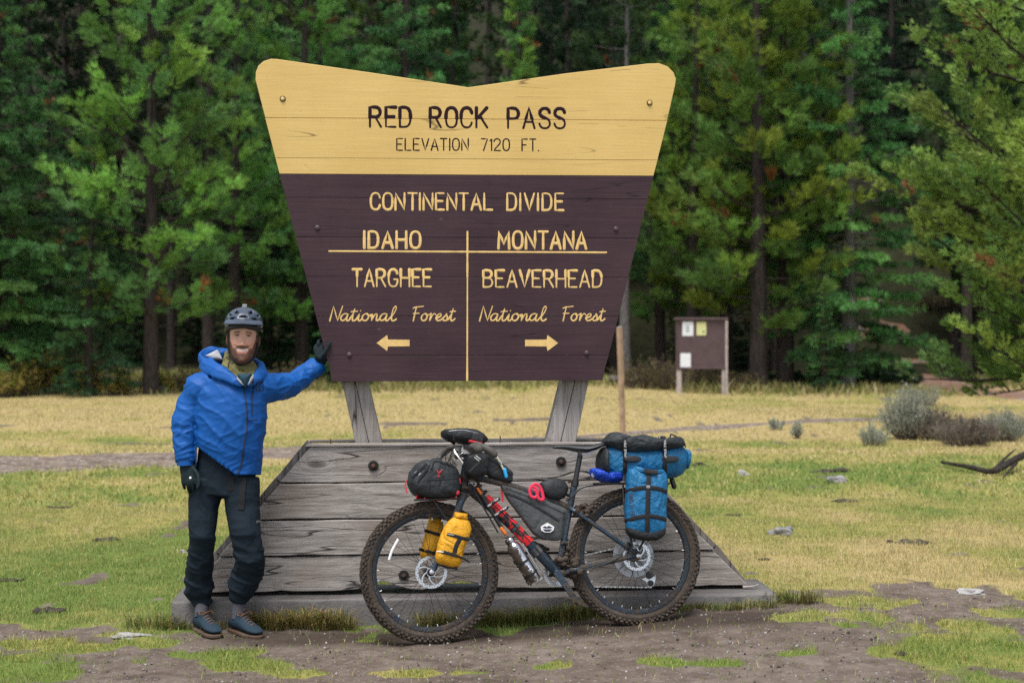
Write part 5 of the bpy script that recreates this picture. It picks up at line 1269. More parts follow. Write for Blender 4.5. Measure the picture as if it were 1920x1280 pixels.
strap(tr, [(819, 881), (822.5, 889), (829, 880)], 2.2, M_red, e, 'emblem', .003); strap(tr, [(822.5, 889), (823, 894)], 3, M_red, e, 'emblem', .003)
for pts in (((780, 930), (788, 938)), ((796, 931), (797, 938)), ((861, 896), (862, 906)), ((762, 900), (759, 910), (764, 925))): strap(tr, pts, 2.6, M_red, e, 'red_cord', .004, .1)
strap(tr, ((780, 931), (800, 935.5), (830, 936.5), (850, 932), (859, 920)), 5.5, M_red, e, 'red_strap', .006, .1); adopt(e)
# fork bags
e, o, tr = bag('fork_bag', [(852, 968), (874, 971), (881, 978), (884, 992), (880, 1008), (870, 1028), (863, 1062), (845, 1063), (818, 1055), (815, 1046), (822, 1014), (832, 988), (842, 974)], .125, .052, M_yelbag, 'yellow dry bag strapped on the near side of the fork', 'bag', amp=.005, sc=26, seed=5)
MB().puff([BK.uv(a, b, .125) for a, b in ((852, 959), (877, 963), (876, 975), (850, 971))], Frame(BK.w(0, 0, .125), BK.x, BK.y), .036, None, 5, 3).build('roll_top', M_yelbag, e)
strap(tr, [(826, 1000), (845, 1002), (866, 1008), (880, 1012)], 6, M_web, e); strap(tr, [(816, 1033), (835, 1035), (858, 1042)], 6, M_web, e); strap(tr, [(858, 1042), (870, 1046), (881, 1054)], 4, M_web, e, 'strap_tail', .003, .14); strap(tr, [(870, 1008), (888, 1010), (899, 1018)], 4.5, M_web, e, 'strap_tail', .003, .15)
strap(tr, [(862, 1010), (855, 1022), (852, 1036)], 8, M_web, e, 'patch', .002); strap(tr, [(838, 1001), (851, 1003)], 2, M_lgrey, e, 'strap_print', .0056); strap(tr, [(821, 1033.5), (832, 1034.5)], 2, M_white, e, 'strap_print', .0056)
strap(tr, [(816, 1054), (840, 1062), (858, 1064)], 7, M_blackbag, e, 'bottom_patch', .002)
adopt(e)
e, o, tr = bag('fork_bag', [(806, 966), (828, 968), (832, 985), (826, 1010), (816, 1040), (806, 1050), (790, 1047), (787, 1040), (793, 1015), (800, 990)], -.11, .05, M_yelbag, 'second yellow dry bag showing behind the fork on the far side', 'bag', amp=.005, sc=26, seed=6)
strap(tr, [(796, 994), (826, 1003)], 6, M_web, e); strap(tr, [(786, 1029), (816, 1036)], 6, M_web, e); adopt(e)
# handlebar pouch with map and device
e, o, tr = bag('handlebar_pouch', [(828, 806), (858, 803), (888, 805), (906, 814), (915, 824), (906, 833), (876, 833), (842, 827), (828, 817)], .05, .1, M_blackbag, 'flat black pouch lying across the top of the handlebars', 'pouch', p=3.5, amp=.004, seed=7)
strap(tr, [(842, 808), (868, 806), (896, 812)], 1.6, M_lgrey, e, 'zip', .002); strap(tr, [(829, 817), (846, 826), (853, 832)], 5, M_web, e); strap(tr, [(853, 812), (852, 824)], 5, M_greybag, e, 'clear_window', .002); adopt(e)
q = empty('cycle_computer', BK.p(896, 829, .2), 'small black box device with a red stripe on the handlebars', 'device')
fr = Frame(BK.w(0, 0, .2), BK.x, BK.y); MB().prism([fr.uv(*z) for z in ((886, 811), (906, 815), (904, 829), (883, 824))][::-1], fr, -.02, .02).build('case', M_blk, q, bevel=.004)
MB().prism([fr.uv(*z) for z in ((880, 824.5), (903, 829.5), (902, 833), (879, 828))][::-1], fr, -.02, .021).build('stripe', M_red, q, bevel=.001); MB().lathe([(.007, 0), (.006, .003)], BK.p(898, 821, .2205), BK.n, 12).build('button', M_blk, q); adopt(q)
# stem bag, top tube bag, hose
e, o, tr = bag('stem_bag', [(872, 852), (900, 846), (915, 852), (916, 872), (912, 890), (890, 896), (872, 890), (868, 870)], .075, .05, M_blackbag, 'black muddy feed bag hanging behind the handlebar stem', 'bag', p=3, amp=.005, seed=8)
strap(tr, [(892, 854), (901, 861)], 2.2, M_white, e, 'print', .002); strap(tr, [(889, 857), (898, 864)], 2.2, M_white, e, 'print', .002); strap(tr, [(880, 884), (890, 874), (900, 866)], 4, M_greybag, e, 'mud_smear', .0015); adopt(e)
e, o, tr = bag('top_tube_bag', [(908, 846), (926, 858), (952, 876), (962, 886), (961, 904), (948, 905), (920, 896), (906, 886)], 0, .032, M_blackbag, 'black wedge-shaped bag on the top tube behind the bars', 'bag', p=3.5, amp=.003, seed=9)
strap(tr, [(912, 856), (950, 882), (958, 890)], 1.4, M_dkbag, e, 'zip', .002); adopt(e)
e = empty('drinking_hose', BK.p(948, 895, .06), 'pale drinking hose with a light blue bite valve curving over the top tube bag', 'hose')
bt('hose', [(898, 826, .1), (908, 834, .07), (925, 848, .05), (936, 864, .05), (944, 880, .05)], .0058, M_hose, 10, e, 8); bt('hose_clip', [(938, 865, .05), (940, 869, .05)], .0085, M_steel, 10, e)
bt('bite_valve', [(946, 880, .05), (949, 893, .05)], .0105, M_sky, 12, e, 0, True); adopt(e)
# frame bag
e, o, tr = bag('frame_bag', [(936, 908), (946, 908), (1000, 927), (1066, 955), (1061, 985), (1054, 1012), (1042, 1014), (1018, 1012), (1002, 1004), (975, 968), (952, 938)], 0, .032, M_greybag, 'grey muddy bag filling the frame triangle', 'bag', p=4, amp=.0035, sc=30, seed=10)
strap(tr, [(944, 920), (985, 938), (1020, 958), (1048, 976)], 5.5, M_blackbag, e, 'zip', .0015)
strap(tr, [(948, 913), (1000, 933), (1056, 959)], 6, M_greybag, e, 'top_edge', .003); strap(tr, [(940, 918), (943, 940)], 4, M_red, e, 'zip_pull', .004); strap(tr, [(1058, 960), (1052, 1010)], 5, M_dkbag, e, 'seam', .0015)
fr = Frame(BK.w(0, 0, .04), BK.x, BK.y)
MB().prism([fr.uv(*z) for z in ((1014, 987), (1020, 983), (1026.5, 979.5), (1033, 983), (1039, 987), (1038, 993), (1032, 997.5), (1022, 997.5), (1015, 994))][::-1], fr, -.006, .001).build('badge', M_white, e)
MB().prism([fr.uv(*z) for z in ((1016.5, 988.5), (1022, 985.5), (1025, 987.5), (1029, 985), (1036.5, 988.5), (1031, 990), (1022, 990))][::-1], fr, .001, .0018).build('badge_print', M_logo, e)
MB().prism([fr.uv(*z) for z in ((1017, 991.5), (1036, 991.5), (1031, 996), (1022, 996))][::-1], fr, .001, .0018).build('badge_print', M_logo, e); adopt(e)
# pouch with pink strap behind the frame bag
e, o, tr = bag('small_pouch', [(1012, 905), (1026, 897), (1044, 895), (1058, 900), (1066, 914), (1062, 930), (1048, 938), (1026, 935), (1012, 925)], 0, .045, M_blackbag, 'small round black pouch on the top tube near the seat tube', 'pouch', amp=.003, seed=11); adopt(e)
e = empty('pink_strap', BK.p(1003, 938), 'pink-red perforated rubber strap looped on the top tube beside the small pouch', 'strap')
for pts in (((996, 914), (1000, 908), (1008, 908), (1014, 915), (1018, 928), (1018, 936), (1010, 934), (1006, 922), (1000, 918)), ((993, 921), (996, 912), (1004, 914), (1008, 924), (1004, 932), (996, 930), (993, 921))):
    P = smooth_path([BK.p(a, b, .05) for a, b in pts], 5); MB().tube(P, [(.0085, .004)] * len(P), 8, up=BK.n).build('loop', M_pink, e)
adopt(e)
# pump strapped under the down tube
e = empty('hand_pump', BK.p(944, 1000, .02), 'slim black pump with orange ends strapped along the down tube', 'pump')
bt('barrel', [(902, 926, .035), (942, 992, .035)], .0105, M_blk, 12, e); bt('rod', [(893, 912, .04), (889, 916, .04), (893, 926, .04), (934, 998, .04)], .0045, M_blk, 8, e, 4); bt('orange_end', [(896, 916, .035), (906, 931, .035)], .0085, M_orange, 10, e, 0, True); bt('orange_end', [(940, 990, .04), (947, 1000, .04)], .0095, M_orange, 10, e, 0, True)
for a, b, c, d in ((914, 951, 937, 934), (927, 968, 953, 950)):
    P = [BK.p(a, b, .045), BK.p((a + c) / 2, (b + d) / 2, .05), BK.p(c, d, .035)]; s_ = MB().tube(P, [(.0075, .003)] * 3, 8, up=-BK.n).build('strap', M_web, e)
    small_text('VOILE STRAP', BK.p(a + 1.5, b - 1, .0535), P[2] - P[0], BK.n.cross(P[2] - P[0]), .009, (P[2] - P[0]).length * .85, M_white, e, .12)
adopt(e)
# steel bottle in a cage
e = empty('steel_bottle', BK.p(1000, 1092, .02), 'mud-splashed steel bottle in a cage below the down tube', 'bottle')
a_, b_ = BK.p(953, 1009, .015), BK.p(1003, 1088, .015); ax = (b_ - a_); L = ax.length
m = MB().lathe([(.020, 0), (.024, .002), (.026, .006), (.026, .022), (.023, .026), (.024, .034), (.034, .045), (.0375, .056), (.0375, L * .55), (.037, L * .56), (.0375, L * .57), (.0375, L - .006), (.034, L)], a_, ax, 32)
t = NT('muddy_steel'); v = t.coord(); nn = t.noise(v, 14, 8, .75); gn = t.n('SeparateXYZ'); t.set(gn.inputs[0], t.coord())
nd0 = (BK.x * -.86 - BK.y * .5).normalized(); dt = t.n('VectorMath', operation='DOT_PRODUCT'); t.set(dt.inputs[0], t.coord()); dt.inputs[1].default_value = nd0[:]
side = t.math('MULTIPLY', t.math('SUBTRACT', dt.outputs['Value'], a_.dot(nd0)), 9.0)
mm = t.ramp(t.math('ADD', t.math('ADD', side, .5), t.math('MULTIPLY', t.math('SUBTRACT', nn, .5), 1.1)), [(.54, 0.0), (.62, 1.0)])
m.build('body', t.out(t.mix(mm, (.62, .62, .65), MUD), t.mix(mm, (.22,) * 3, (.95,) * 3), t.mix(mm, (1, 1, 1), (0, 0, 0)), t.bump(t.math('MULTIPLY', mm, nn), .9, .012)), e)
for f in (.56, .84):
    c = a_.lerp(b_, f); MB().lathe([(.0382, -.006), (.0396, -.006), (.0396, .006), (.0382, .006)], c, ax, 30, closed=True).build('strap', M_web, e)
bt('cage_wire', [(980, 1018, .035), (996, 1045, .04), (1014, 1074, .04), (1018, 1082, .03), (1006, 1090, .03)], .003, M_steel, 8, e, 5); bt('cage_wire', [(990, 1030, -.02), (1004, 1050, -.02), (1020, 1076, -.02)], .003, M_steel, 8, e, 4)
m = MB(); r3 = random.Random(5)
for i in range(46):
    f = r3.uniform(.2, 1.0); c = a_.lerp(b_, f); nd = (BK.x * -.86 - BK.y * .5 + BK.n * r3.uniform(-.9, .55)).normalized(); q = r3.uniform(.004, .011); m.sph(c + nd * .037, (q, q, q * .7), 7, 5)
m.rough(.003, 90, 2, 2).build('mud', M_mud, e); adopt(e)
# big roll on the rear rack, jacket on top, bundle beneath
ro = [(1124, 850), (1128, 840), (1142, 834), (1170, 834), (1215, 834), (1255, 832), (1278, 834), (1290, 848), (1290, 870), (1280, 890), (1258, 898), (1200, 899), (1150, 898), (1130, 890), (1122, 872)]
e, o, tr = bag('roll_bag', ro, 0, .12, M_bluebag, 'large blue dry bag lying lengthwise on the rear rack', 'bag', p=2.2, amp=.006, sc=24, seed=12)
fr = Frame(BK.w(0, 0, 0), BK.x, BK.y)
MB().puff([fr.uv(*z) for z in ((1121, 868), (1123, 850), (1129, 839), (1135, 838), (1135, 860), (1136, 897), (1130, 892), (1123, 882))], fr, .108, None, 8, 2.6).build('end_cap', M_blackbag, e)
MB().puff([fr.uv(*z) for z in ((1282, 842), (1290, 843), (1293, 850), (1292, 870), (1288, 880), (1282, 876))], fr, .06, None, 5, 2.6, .008, 30, 3).build('roll_closure', M_bluebag, e)
for x in (1175, 1245):
    MB().puff([fr.uv(x - 17 + 17 * (1 - math.cos(a)) , 863 + 6.5 * math.sin(a)) for a in np.linspace(0, 6.28, 20)[:-1]], Frame(BK.w(0, 0, .115), BK.x, BK.y), .01, .02, 4, 4).build('lash_tab', M_blk, e)
adopt(e); tr_roll = tr
e, o, tr = bag('black_dry_bag', [(1128, 828), (1138, 814), (1150, 808), (1158, 812), (1164, 822), (1180, 818), (1205, 815), (1225, 821), (1250, 823), (1270, 817), (1281, 826), (1285, 836), (1270, 841), (1240, 847), (1200, 851), (1172, 852), (1150, 845)], .045, .105, M_dkbag, 'crumpled black bag strapped on top of the blue roll bag', 'bag', p=2.4, amp=.012, sc=20, seed=13)
P = [BK.p(a, b, .08) for a, b in ((1226, 820), (1242, 826), (1256, 820), (1258, 814), (1268, 818), (1280, 826), (1286, 838))]; MB().tube(smooth_path(P, 5), .004, 7).build('cord', M_web, e)
adopt(e); tr_top = tr
for x, lb in ((1171, 'black and white lashing strap over the roll bag nearer the saddle'), (1245, 'black and white lashing strap over the rear end of the roll bag')):
    e = empty('lashing_strap', BK.p(x, 900, .1), lb, 'strap')
    Q = []
    for y in (820, 826, 832, 840, 850, 858, 866, 876, 888, 902):
        c = [h for h in (hit(tr_top, x + (y - 820) * .02, y, .006), hit(tr_roll, x + (y - 820) * .02, y, .006)) if h is not None]
        Q.append(min(c, key=lambda z: z.y) if c else BK.p(x, y, .1))
    Q = [Q[0] - BK.n * .08 + Vector((0, 0, .012)), Q[0] - BK.n * .025 + Vector((0, 0, .008))] + Q
    MB().tube(smooth_path(Q, 3), [(.0125, .0025)] * (3 * (len(Q) - 1) + 1), 8, up=-BK.n).build('webbing', M_web, e)
    small_text('VOILE STRAP', Q[3] + BK.x * -.006 + BK.n * .012, Q[7] - Q[3], BK.n.cross(Q[7] - Q[3]), .011, (Q[7] - Q[3]).length * 1.0, M_white, e, .14)
    MB().prism([BK.uv(x + a, b, .11) for a, b in ((-5, 817), (5, 817), (5, 822), (-5, 822))][::-1], Frame(BK.w(0, 0, .06), BK.x, BK.y), -.01, .01).build('buckle', M_lgrey, e, bevel=.002)
    adopt(e)
e, o, tr = bag('blue_bundle', [(1106, 878), (1118, 877), (1130, 886), (1150, 884), (1170, 884), (1174, 900), (1150, 906), (1128, 903), (1114, 896), (1105, 890)], .02, .075, M_roybag, 'royal blue crumpled bundle squeezed under the roll bag', 'bundle', p=2.4, amp=.01, sc=30, seed=14)
MB().lathe([(.012, 0), (.012, .003)], hit(tr, 1112, 890, .0), BK.n, 14).build('grommet', M_lgrey, e); adopt(e)
# panniers
po = [(1176, 880), (1182, 876), (1198, 880), (1220, 884), (1240, 880), (1248, 884), (1251, 900), (1249, 940), (1248, 985), (1246, 1002), (1232, 1011), (1206, 1012), (1184, 1006), (1174, 994), (1172, 960), (1174, 915)]
def pannier(k, label, near):
    e, o, tr = bag('pannier', po, k, .058, M_bluebag, label, 'bag', p=3, amp=.006, sc=26, seed=15 + near)
    fr = Frame(BK.w(0, 0, k), BK.x, BK.y)
    MB().puff([fr.uv(*z) for z in ((1186, 876), (1189, 873), (1205, 879), (1222, 884), (1240, 879), (1246, 882), (1245, 890), (1222, 893), (1200, 889), (1187, 884))], fr, .05, None, 5, 2.6, .005, 40, 2).build('roll_top', M_bluebag, e)
    MB().puff([fr.uv(*z) for z in ((1173.5, 988), (1190, 996), (1212, 998), (1232, 996), (1247, 988), (1246, 1002), (1232, 1012.5), (1206, 1013.5), (1184, 1008), (1174, 998))], fr, .0615, None, 6, 3.2).build('bottom_patch', M_blackbag, e)
    if near:
        strap(tr, [(1216, 886), (1215, 920), (1214, 960), (1213, 1006)], 9, M_web, e, 'strap', .005, k); strap(tr, [(1174, 922), (1192, 916), (1214, 913), (1236, 916), (1249, 922)], 8, M_web, e, 'strap', .004, k); strap(tr, [(1173, 978), (1192, 970), (1214, 966), (1234, 969), (1248, 974)], 8, M_web, e, 'strap', .004, k)
        strap(tr, [(1205, 886), (1232, 889)], 9, M_blk, e, 'buckle', .02, k); strap(tr, [(1211, 913), (1218, 913)], 6, M_lgrey, e, 'buckle', .009, k)
        small_text('SEA TO SUMMIT', hit(tr, 1190, 966, .001), BK.y, -BK.x, .02, .125, M_logo, e, .08, tree=tr)
    adopt(e)
pannier(.155, 'blue roll-top pannier with black straps on the near side of the rear rack', 1); pannier(-.15, 'second blue pannier half hidden on the far side of the rear wheel', 0)
# ================================================================== THE CYCLIST
PD = 7.78; PS = PD / FPX
def q3(px, py, dd=0.0): return at(px, py, PD + dd)
M_skin = NT('skin'); t = M_skin; a = t.n('Attribute', attribute_name='Col').outputs['Color']; v = t.coord(); n = t.noise(v, 160, 3)
M_skin = t.out(t.mix(t.ramp(t.noise(v, 45, 4), [(.3, 0.0), (.7, .18)]), a, (.42, .17, .11)), .48, 0, t.bump(n, .12, .001), .4, Subsurface_Weight=.12, Subsurface_Radius=(.02, .008, .004), Subsurface_Scale=.3)
M_jacket = fabric('blue_shell_fabric', (.004, .078, .31), .55, .08, 7, 0, .25, crease=.05, csc=5); M_trouser = fabric('dark_navy_twill', (.010, .0175, .026), .8, .15, 11, .03, .15, crease=.2, csc=5.5); M_glove = fabric('black_teal_glove', (.010, .020, .024), .75, .3, 30, 0, .2)
M_sock = fabric('grey_knit_sock', (.085, .085, .1), .9, .3, 60); M_shoe = fabric('blue_suede', (.012, .03, .048), .85, .3, 30, .12); M_sole = simple('gum_sole', (.07, .038, .022), .8, dirt=.45); M_lace = simple('orange_lace', (.2, .09, .03), .9)
M_gaiter = fabric('olive_neck_gaiter', (.17, .155, .062), .85, .5, 16, 0, .15); M_helmet = simple('slate_helmet_shell', (.045, .062, .092), .3, var=.15, bump=.05, spec=.6); M_lining = fabric('grey_lining', (.36, .37, .40), .7, .3, 20); M_shirt = fabric('teal_shirt', (.012, .045, .07), .8, .4, 14)
# ---- body: one continuous skin, most of it under the clothes
C = q3(456, 634, .0); yaw = R(9); hn = Vector((math.sin(yaw), -math.cos(yaw), -.03)).normalized(); HF = Frame(C, Vector((math.cos(yaw), math.sin(yaw), -.035)), (0.035, 0, 1)); HF.n = HF.x.cross(HF.y)
tab = [(-.140, .016, .078, -.02), (-.134, .030, .092, .000), (-.122, .044, .099, .02), (-.105, .056, .100, .04), (-.085, .0635, .097, .055), (-.06, .069, .094, .068), (-.03, .0725, .091, .08), (0, .0745, .090, .088), (.03, .0755, .091, .093), (.06, .075, .088, .093), (.09, .067, .076, .084), (.11, .05, .055, .066), (.125, .022, .025, .035)]
b = MB(); n = 32
for vv, a_, f, bk in tab:
    for i in range(n):
        t_ = 2 * math.pi * i / n; c_, s_ = math.cos(t_), math.sin(t_)
        e = .82 if s_ > 0 else .95
        dz = (f if s_ > 0 else bk) ; mid = 0
        if vv < -.115 and s_ < 0: dz = bk
        b.v.append(tuple(HF.w(a_ * math.copysign(abs(c_) ** e, c_), vv, (math.copysign(abs(s_) ** e, s_)) * dz)))
m_ = len(tab)
b.f += [(i*n+k, i*n+(k+1) % n, (i+1)*n+(k+1) % n, (i+1)*n+k) for i in range(m_ - 1) for k in range(n)] + [tuple(range(n))[::-1], tuple((m_-1)*n + k for k in range(n))]
for s in (-1, 1): b.sph(HF.w(s * .082, -.012, -.006), (.011, .033, .02), 14, 10, Frame((0, 0, 0), HF.x + HF.n * (s * .35), HF.y))
b.tube([q3(440, 722, .03), q3(446, 700, .03), q3(453, 668, .012)], [.066, .060, .056], 20)
b.tube([q3(424, 880, .03), q3(426, 860, .03), q3(430, 800, .03), q3(433, 745, .03), q3(438, 716, .03)], [(.12, .08), (.125, .085), (.145, .095), (.16, .095), (.09, .07)], 20, up=(0, 1, 0), round=True)
RS, RE, RW = q3(376, 728, .03), q3(349, 800, .02), q3(350, 866, -.05)
LS, LE, LW = q3(490, 728, .05), at(543, 724, 7.98), at(594, 690, 8.12)
b.tube([q3(430, 735, .03), RS, RE, RW], [.06, .055, .042, .03], 14, round=True); b.tube([q3(435, 735, .03), LS, LE, LW], [.06, .055, .042, .03], 14, round=True)
RH_, RK, RA = q3(392, 905, .03), q3(380, 1008, -.02), Vector((-1.716, 7.845, .09)); LH_, LK, LA = q3(448, 905, .03), q3(464, 1030, -.05), Vector((-1.492, 7.80, .09))
b.tube([q3(415, 890, .03), RH_, RK, q3(376, 1045, .02), q3(375, 1104, .09), RA], [.075, .066, .046, .044, .032, .024], 14, round=True); b.tube([q3(435, 890, .03), LH_, q3(461, 1000, -.05), q3(466, 1044, -.04), q3(453, 1098, .02), LA], [.075, .066, .05, .046, .032, .024], 14, round=True)
person = remeshed(b, 'person', .0042, M_skin, None, 3, label='bearded cyclist in a blue jacket with helmet, one gloved hand on the sign', cat='person')
V = verts(person); N_ = vnormals(person); Rl = V - np.array(C)
hx, hv, hd = Rl @ np.array(HF.x), Rl @ np.array(HF.y), Rl @ np.array(HF.n)
front = sst(.0, .5, N_ @ np.array(HF.n)) * (hv > -.16) * (hv < .14) * (np.abs(hx) < .1)
G_ = lambda x0, v0, sx, sv: np.exp(-((hx - x0) / sx) ** 2 - ((hv - v0) / sv) ** 2)
ax_ = np.abs(hx)
nose = np.clip((.02 - hv) / .055, 0, 1) * (1 - sst(-.036, -.047, hv) * 0) * np.where(hv > -.036, 1, np.exp(-((hv + .036) / .006) ** 2)) * np.exp(-(hx / (.009 + .006 * np.clip((.02 - hv) / .055, 0, 1))) ** 2) * (hv < .03)
disp = .024 * nose + .007 * np.exp(-((ax_ - .014) / .006) ** 2 - ((hv + .037) / .006) ** 2)
disp += -.0085 * np.exp(-((ax_ - .031) / .014) ** 2 - ((hv - .014) / .009) ** 2) + .005 * np.exp(-((ax_ - .03) / .022) ** 2 - ((hv - .033) / .007) ** 2)
disp += .0035 * np.exp(-((ax_ - .031) / .011) ** 2 - ((hv - .013) / .004) ** 2)            # lids
disp += .008 * np.exp(-((ax_ - .042) / .017) ** 2 - ((hv + .03) / .015) ** 2)              # raised cheeks of a smile
mc = -.064 + 9 * hx ** 2                                                               # smiling mouth line
disp += -.006 * np.exp(-((hv - mc) / .005) ** 2) * sst(.034, .026, ax_) + .004 * np.exp(-((hv - mc + .011) / .005) ** 2) * sst(.026, .018, ax_) + .003 * np.exp(-((hv - mc - .012) / .006) ** 2) * sst(.034, .022, ax_)
disp += .006 * np.exp(-(hx / .02) ** 2 - ((hv + .118) / .012) ** 2) 
disp *= front
inhead = (hv > -.165) & (hv < .15) & (ax_ < .1) & (np.abs(hd) < .15)
# beard: jaw, chin, moustache
nz = fbm(hx * 220, hv * 160, hd * 220, 2, 4) - .5
bl = np.interp(ax_, [0, .022, .034, .05, .066, .08], [-.080, -.080, -.060, -.056, -.012, .03])
beard = sst(.007, -.007, hv - bl + nz * .012) * (hd > -.03) * (hv > -.16)
mou = np.exp(-((hv - (mc + .0155 - .25 * np.maximum(0, ax_ - .018))) / .0075) ** 6) * sst(.036, .030, ax_)
side = np.exp(-((ax_ - .044) / .011) ** 4) * (hv < -.052) * (hv > -.1)
beard = np.clip(np.maximum.reduce([beard, mou, side * .9]), 0, 1) * inhead
disp += beard * (.004 + .004 * nz) * sst(-.1, .3, N_ @ np.array(HF.n) + .4)
V = V + np.array(HF.n)[None] * disp[:, None]; setverts(person, V)
c = np.empty((len(V), 3)); c[:] = (.60, .345, .245)
def lay(mask, col):
    global c
    m = np.clip(mask, 0, 1)[:, None]; c = c * (1 - m) + np.array(col) * m
lay(.55 * np.exp(-((ax_ - .043) / .02) ** 2 - ((hv + .028) / .016) ** 2) * inhead, (.56, .2, .14)); lay(.45 * nose * inhead, (.56, .2, .14)); lay(.6 * (ax_ > .0745) * inhead * (hv < .03), (.5, .17, .13))
lay(.45 * np.exp(-((ax_ - .031) / .018) ** 2 - ((hv - .014) / .010) ** 2) * front, (.30, .14, .10))
lay(beard * .95, (.07, .028, .014)); lay(inhead * (hv > .04) * (hd < .04), (.05, .025, .015)); lay(inhead * ((hd < -.02) & (ax_ < .074) & (hv > -.05)), (.05, .025, .015)); lay(sst(.062, .07, ax_) * inhead * (hv > -.03) * (hd < .045) * (hd > .0) * (ax_ < .0745), (.07, .035, .02))
lip = sst(.027, .021, ax_) * inhead * front; lay(lip * np.exp(-((hv - mc + .0095) / .0055) ** 4), (.52, .17, .155)); lay(sst(.03, .025, ax_) * inhead * front * np.exp(-((hv - mc) / .0054) ** 4), (.82, .79, .75))
ey = .0145 - .10 * np.maximum(0, ax_ - .03)
lay(np.exp(-((ax_ - .031) / .0115) ** 6 - ((hv - ey) / .0033) ** 4) * front, (.4, .34, .31)); lay(np.exp(-((ax_ - .031) / .0065) ** 4 - ((hv - ey) / .0042) ** 4) * front, (.012, .008, .007)); lay(.95 * np.exp(-((ax_ - .031) / .0135) ** 6 - ((hv - ey - .004) / .003) ** 2) * front, (.03, .016, .012))
br = .0335 - 7 * (ax_ - .03) ** 2 + .08 * (ax_ - .03) * -1
lay(np.exp(-((hv - br) / .0042) ** 4) * sst(.012, .017, ax_) * sst(.053, .046, ax_) * front, (.055, .028, .018))
paint(person, c)
def crumple(o, amp, sc, seed, stretch=(1, 1, 1), ridge=.7):
    V = verts(o); N = vnormals(o); P = V * sc / np.array(stretch)
    w1 = fbm(P[:, 0] * .5, P[:, 1] * .5, P[:, 2] * .5, 2, seed + 50) * 2.2
    n1 = vn(P[:, 0] + w1, P[:, 1] + w1 * .6, P[:, 2] + w1, seed); n2 = vn(P[:, 0] * 2.1 + w1, P[:, 1] * 2.1, P[:, 2] * 2.1 - w1, seed + 3)
    rd = (1 - np.abs(2 * n1 - 1)) ** 2 - .4 + .5 * ((1 - np.abs(2 * n2 - 1)) ** 2 - .4)
    h = (ridge * rd + (1 - ridge) * (n1 - .5) * 2) * amp
    setverts(o, V + N * h[:, None])
# ---- trousers
b = MB(); PXM = PS
def rr(px, dr=.95): return (px * PXM, px * PXM * dr)
b.tube([q3(424, 838, .03), q3(424, 870, .03), q3(422, 905, .03), q3(420, 930, .02)], [(.148, .105), (.160, .116), (.166, .12), (.158, .115)], 24, up=(0, 1, 0), round=False)
b.tube([q3(391, 900, .02), q3(381, 955, .0), q3(379, 1003, -.03), q3(376, 1045, .02), q3(373, 1080, .07), q3(374, 1104, .09), q3(378, 1120, .1), q3(380, 1133, .1)], [rr(36), rr(28), rr(24), rr(22.5), rr(25), rr(28), rr(20), rr(17)], 24, up=(0, 1, 0))
b.tube([q3(450, 900, .02), q3(455, 955, -.02), q3(461, 1000, -.06), q3(468, 1042, -.05), q3(465, 1072, -.0), q3(454, 1096, .02), q3(450, 1116, .03), q3(449, 1127, .03)], [rr(37), rr(31), rr(28.5), rr(27), rr(27.5), rr(27), rr(18.5), rr(16)], 24, up=(0, 1, 0))
tro = remeshed(b, 'trousers', .0065, M_trouser, person, 5)
crumple(tro, .007, 8, 3, (1.3, 1.3, .8)); V = verts(tro); k = sst(980, 1030, PY0 + (CAM_H - V[:, 2]) * FPX / PD); N = vnormals(tro)
P = V * 22; fold = (1 - np.abs(2 * vn(P[:, 0] * .6, P[:, 1] * .6, P[:, 2] * 1.3 + P[:, 0] * .5, 77) - 1)) ** 2 - .35; setverts(tro, V + N * (fold * .013 * k)[:, None])
TT = bvh(tro)
def deco(tree, pts, wpx, mat, name, parent, off=.002, thick=.0016, step=4):
    P = []
    for (a, b_), (c_, d) in zip(pts, pts[1:]):
        n = max(2, int(math.hypot(c_ - a, d - b_) / step)); P += [(a + (c_ - a) * i / n, b_ + (d - b_) * i / n) for i in range(n)]
    P.append(pts[-1]); Q = [h for h in (hit(tree, a, b_, off) for a, b_ in P) if h is not None]
    if len(Q) < 2: return None
    w_ = wpx * PS / 2
    return MB().tube(Q, [(w_, thick)] * len(Q), 8, up=(0, -1, 0)).build(name, mat, parent)
M_nav = fabric('dark_belt_webbing', (.005, .007, .010), .8, .3, 60)
deco(TT, [(430, 893), (433, 920)], 16, M_nav, 'pocket_flap', person, .003); deco(TT, [(456, 890), (454, 920), (452, 955)], 12, M_nav, 'belt_end', person, .004)
deco(TT, [(480, 978), (487, 977)], 5, M_lgrey, 'trouser_logo', person, .002, .0006)
# ---- jacket
b = MB()
b.tube([q3(424, 905, .03), q3(426, 880, .02), q3(428, 845, .02), q3(431, 805, .01), q3(433, 765, .01), q3(434, 738, .015), q3(437, 720, .02), q3(441, 706, .02)], [(.185, .135), (.182, .14), (.186, .145), (.190, .148), (.197, .142), (.19, .13), (.145, .11), (.10, .09)], 28, up=(0, 1, 0))
b.tube([q3(400, 722, .02), q3(374, 729, .02), q3(360, 760, .02), q3(348, 795, .0), q3(345, 830, -.03), q3(348, 866, -.055)], [.085, .088, .080, .078, .062, .046], 20)
b.tube([q3(465, 728, .02), q3(488, 728, .03), q3(514, 726, .1), at(545, 721, 7.98), at(572, 703, 8.07), at(595, 685, 8.125)], [.085, .085, .077, .066, .056, .051], 20)
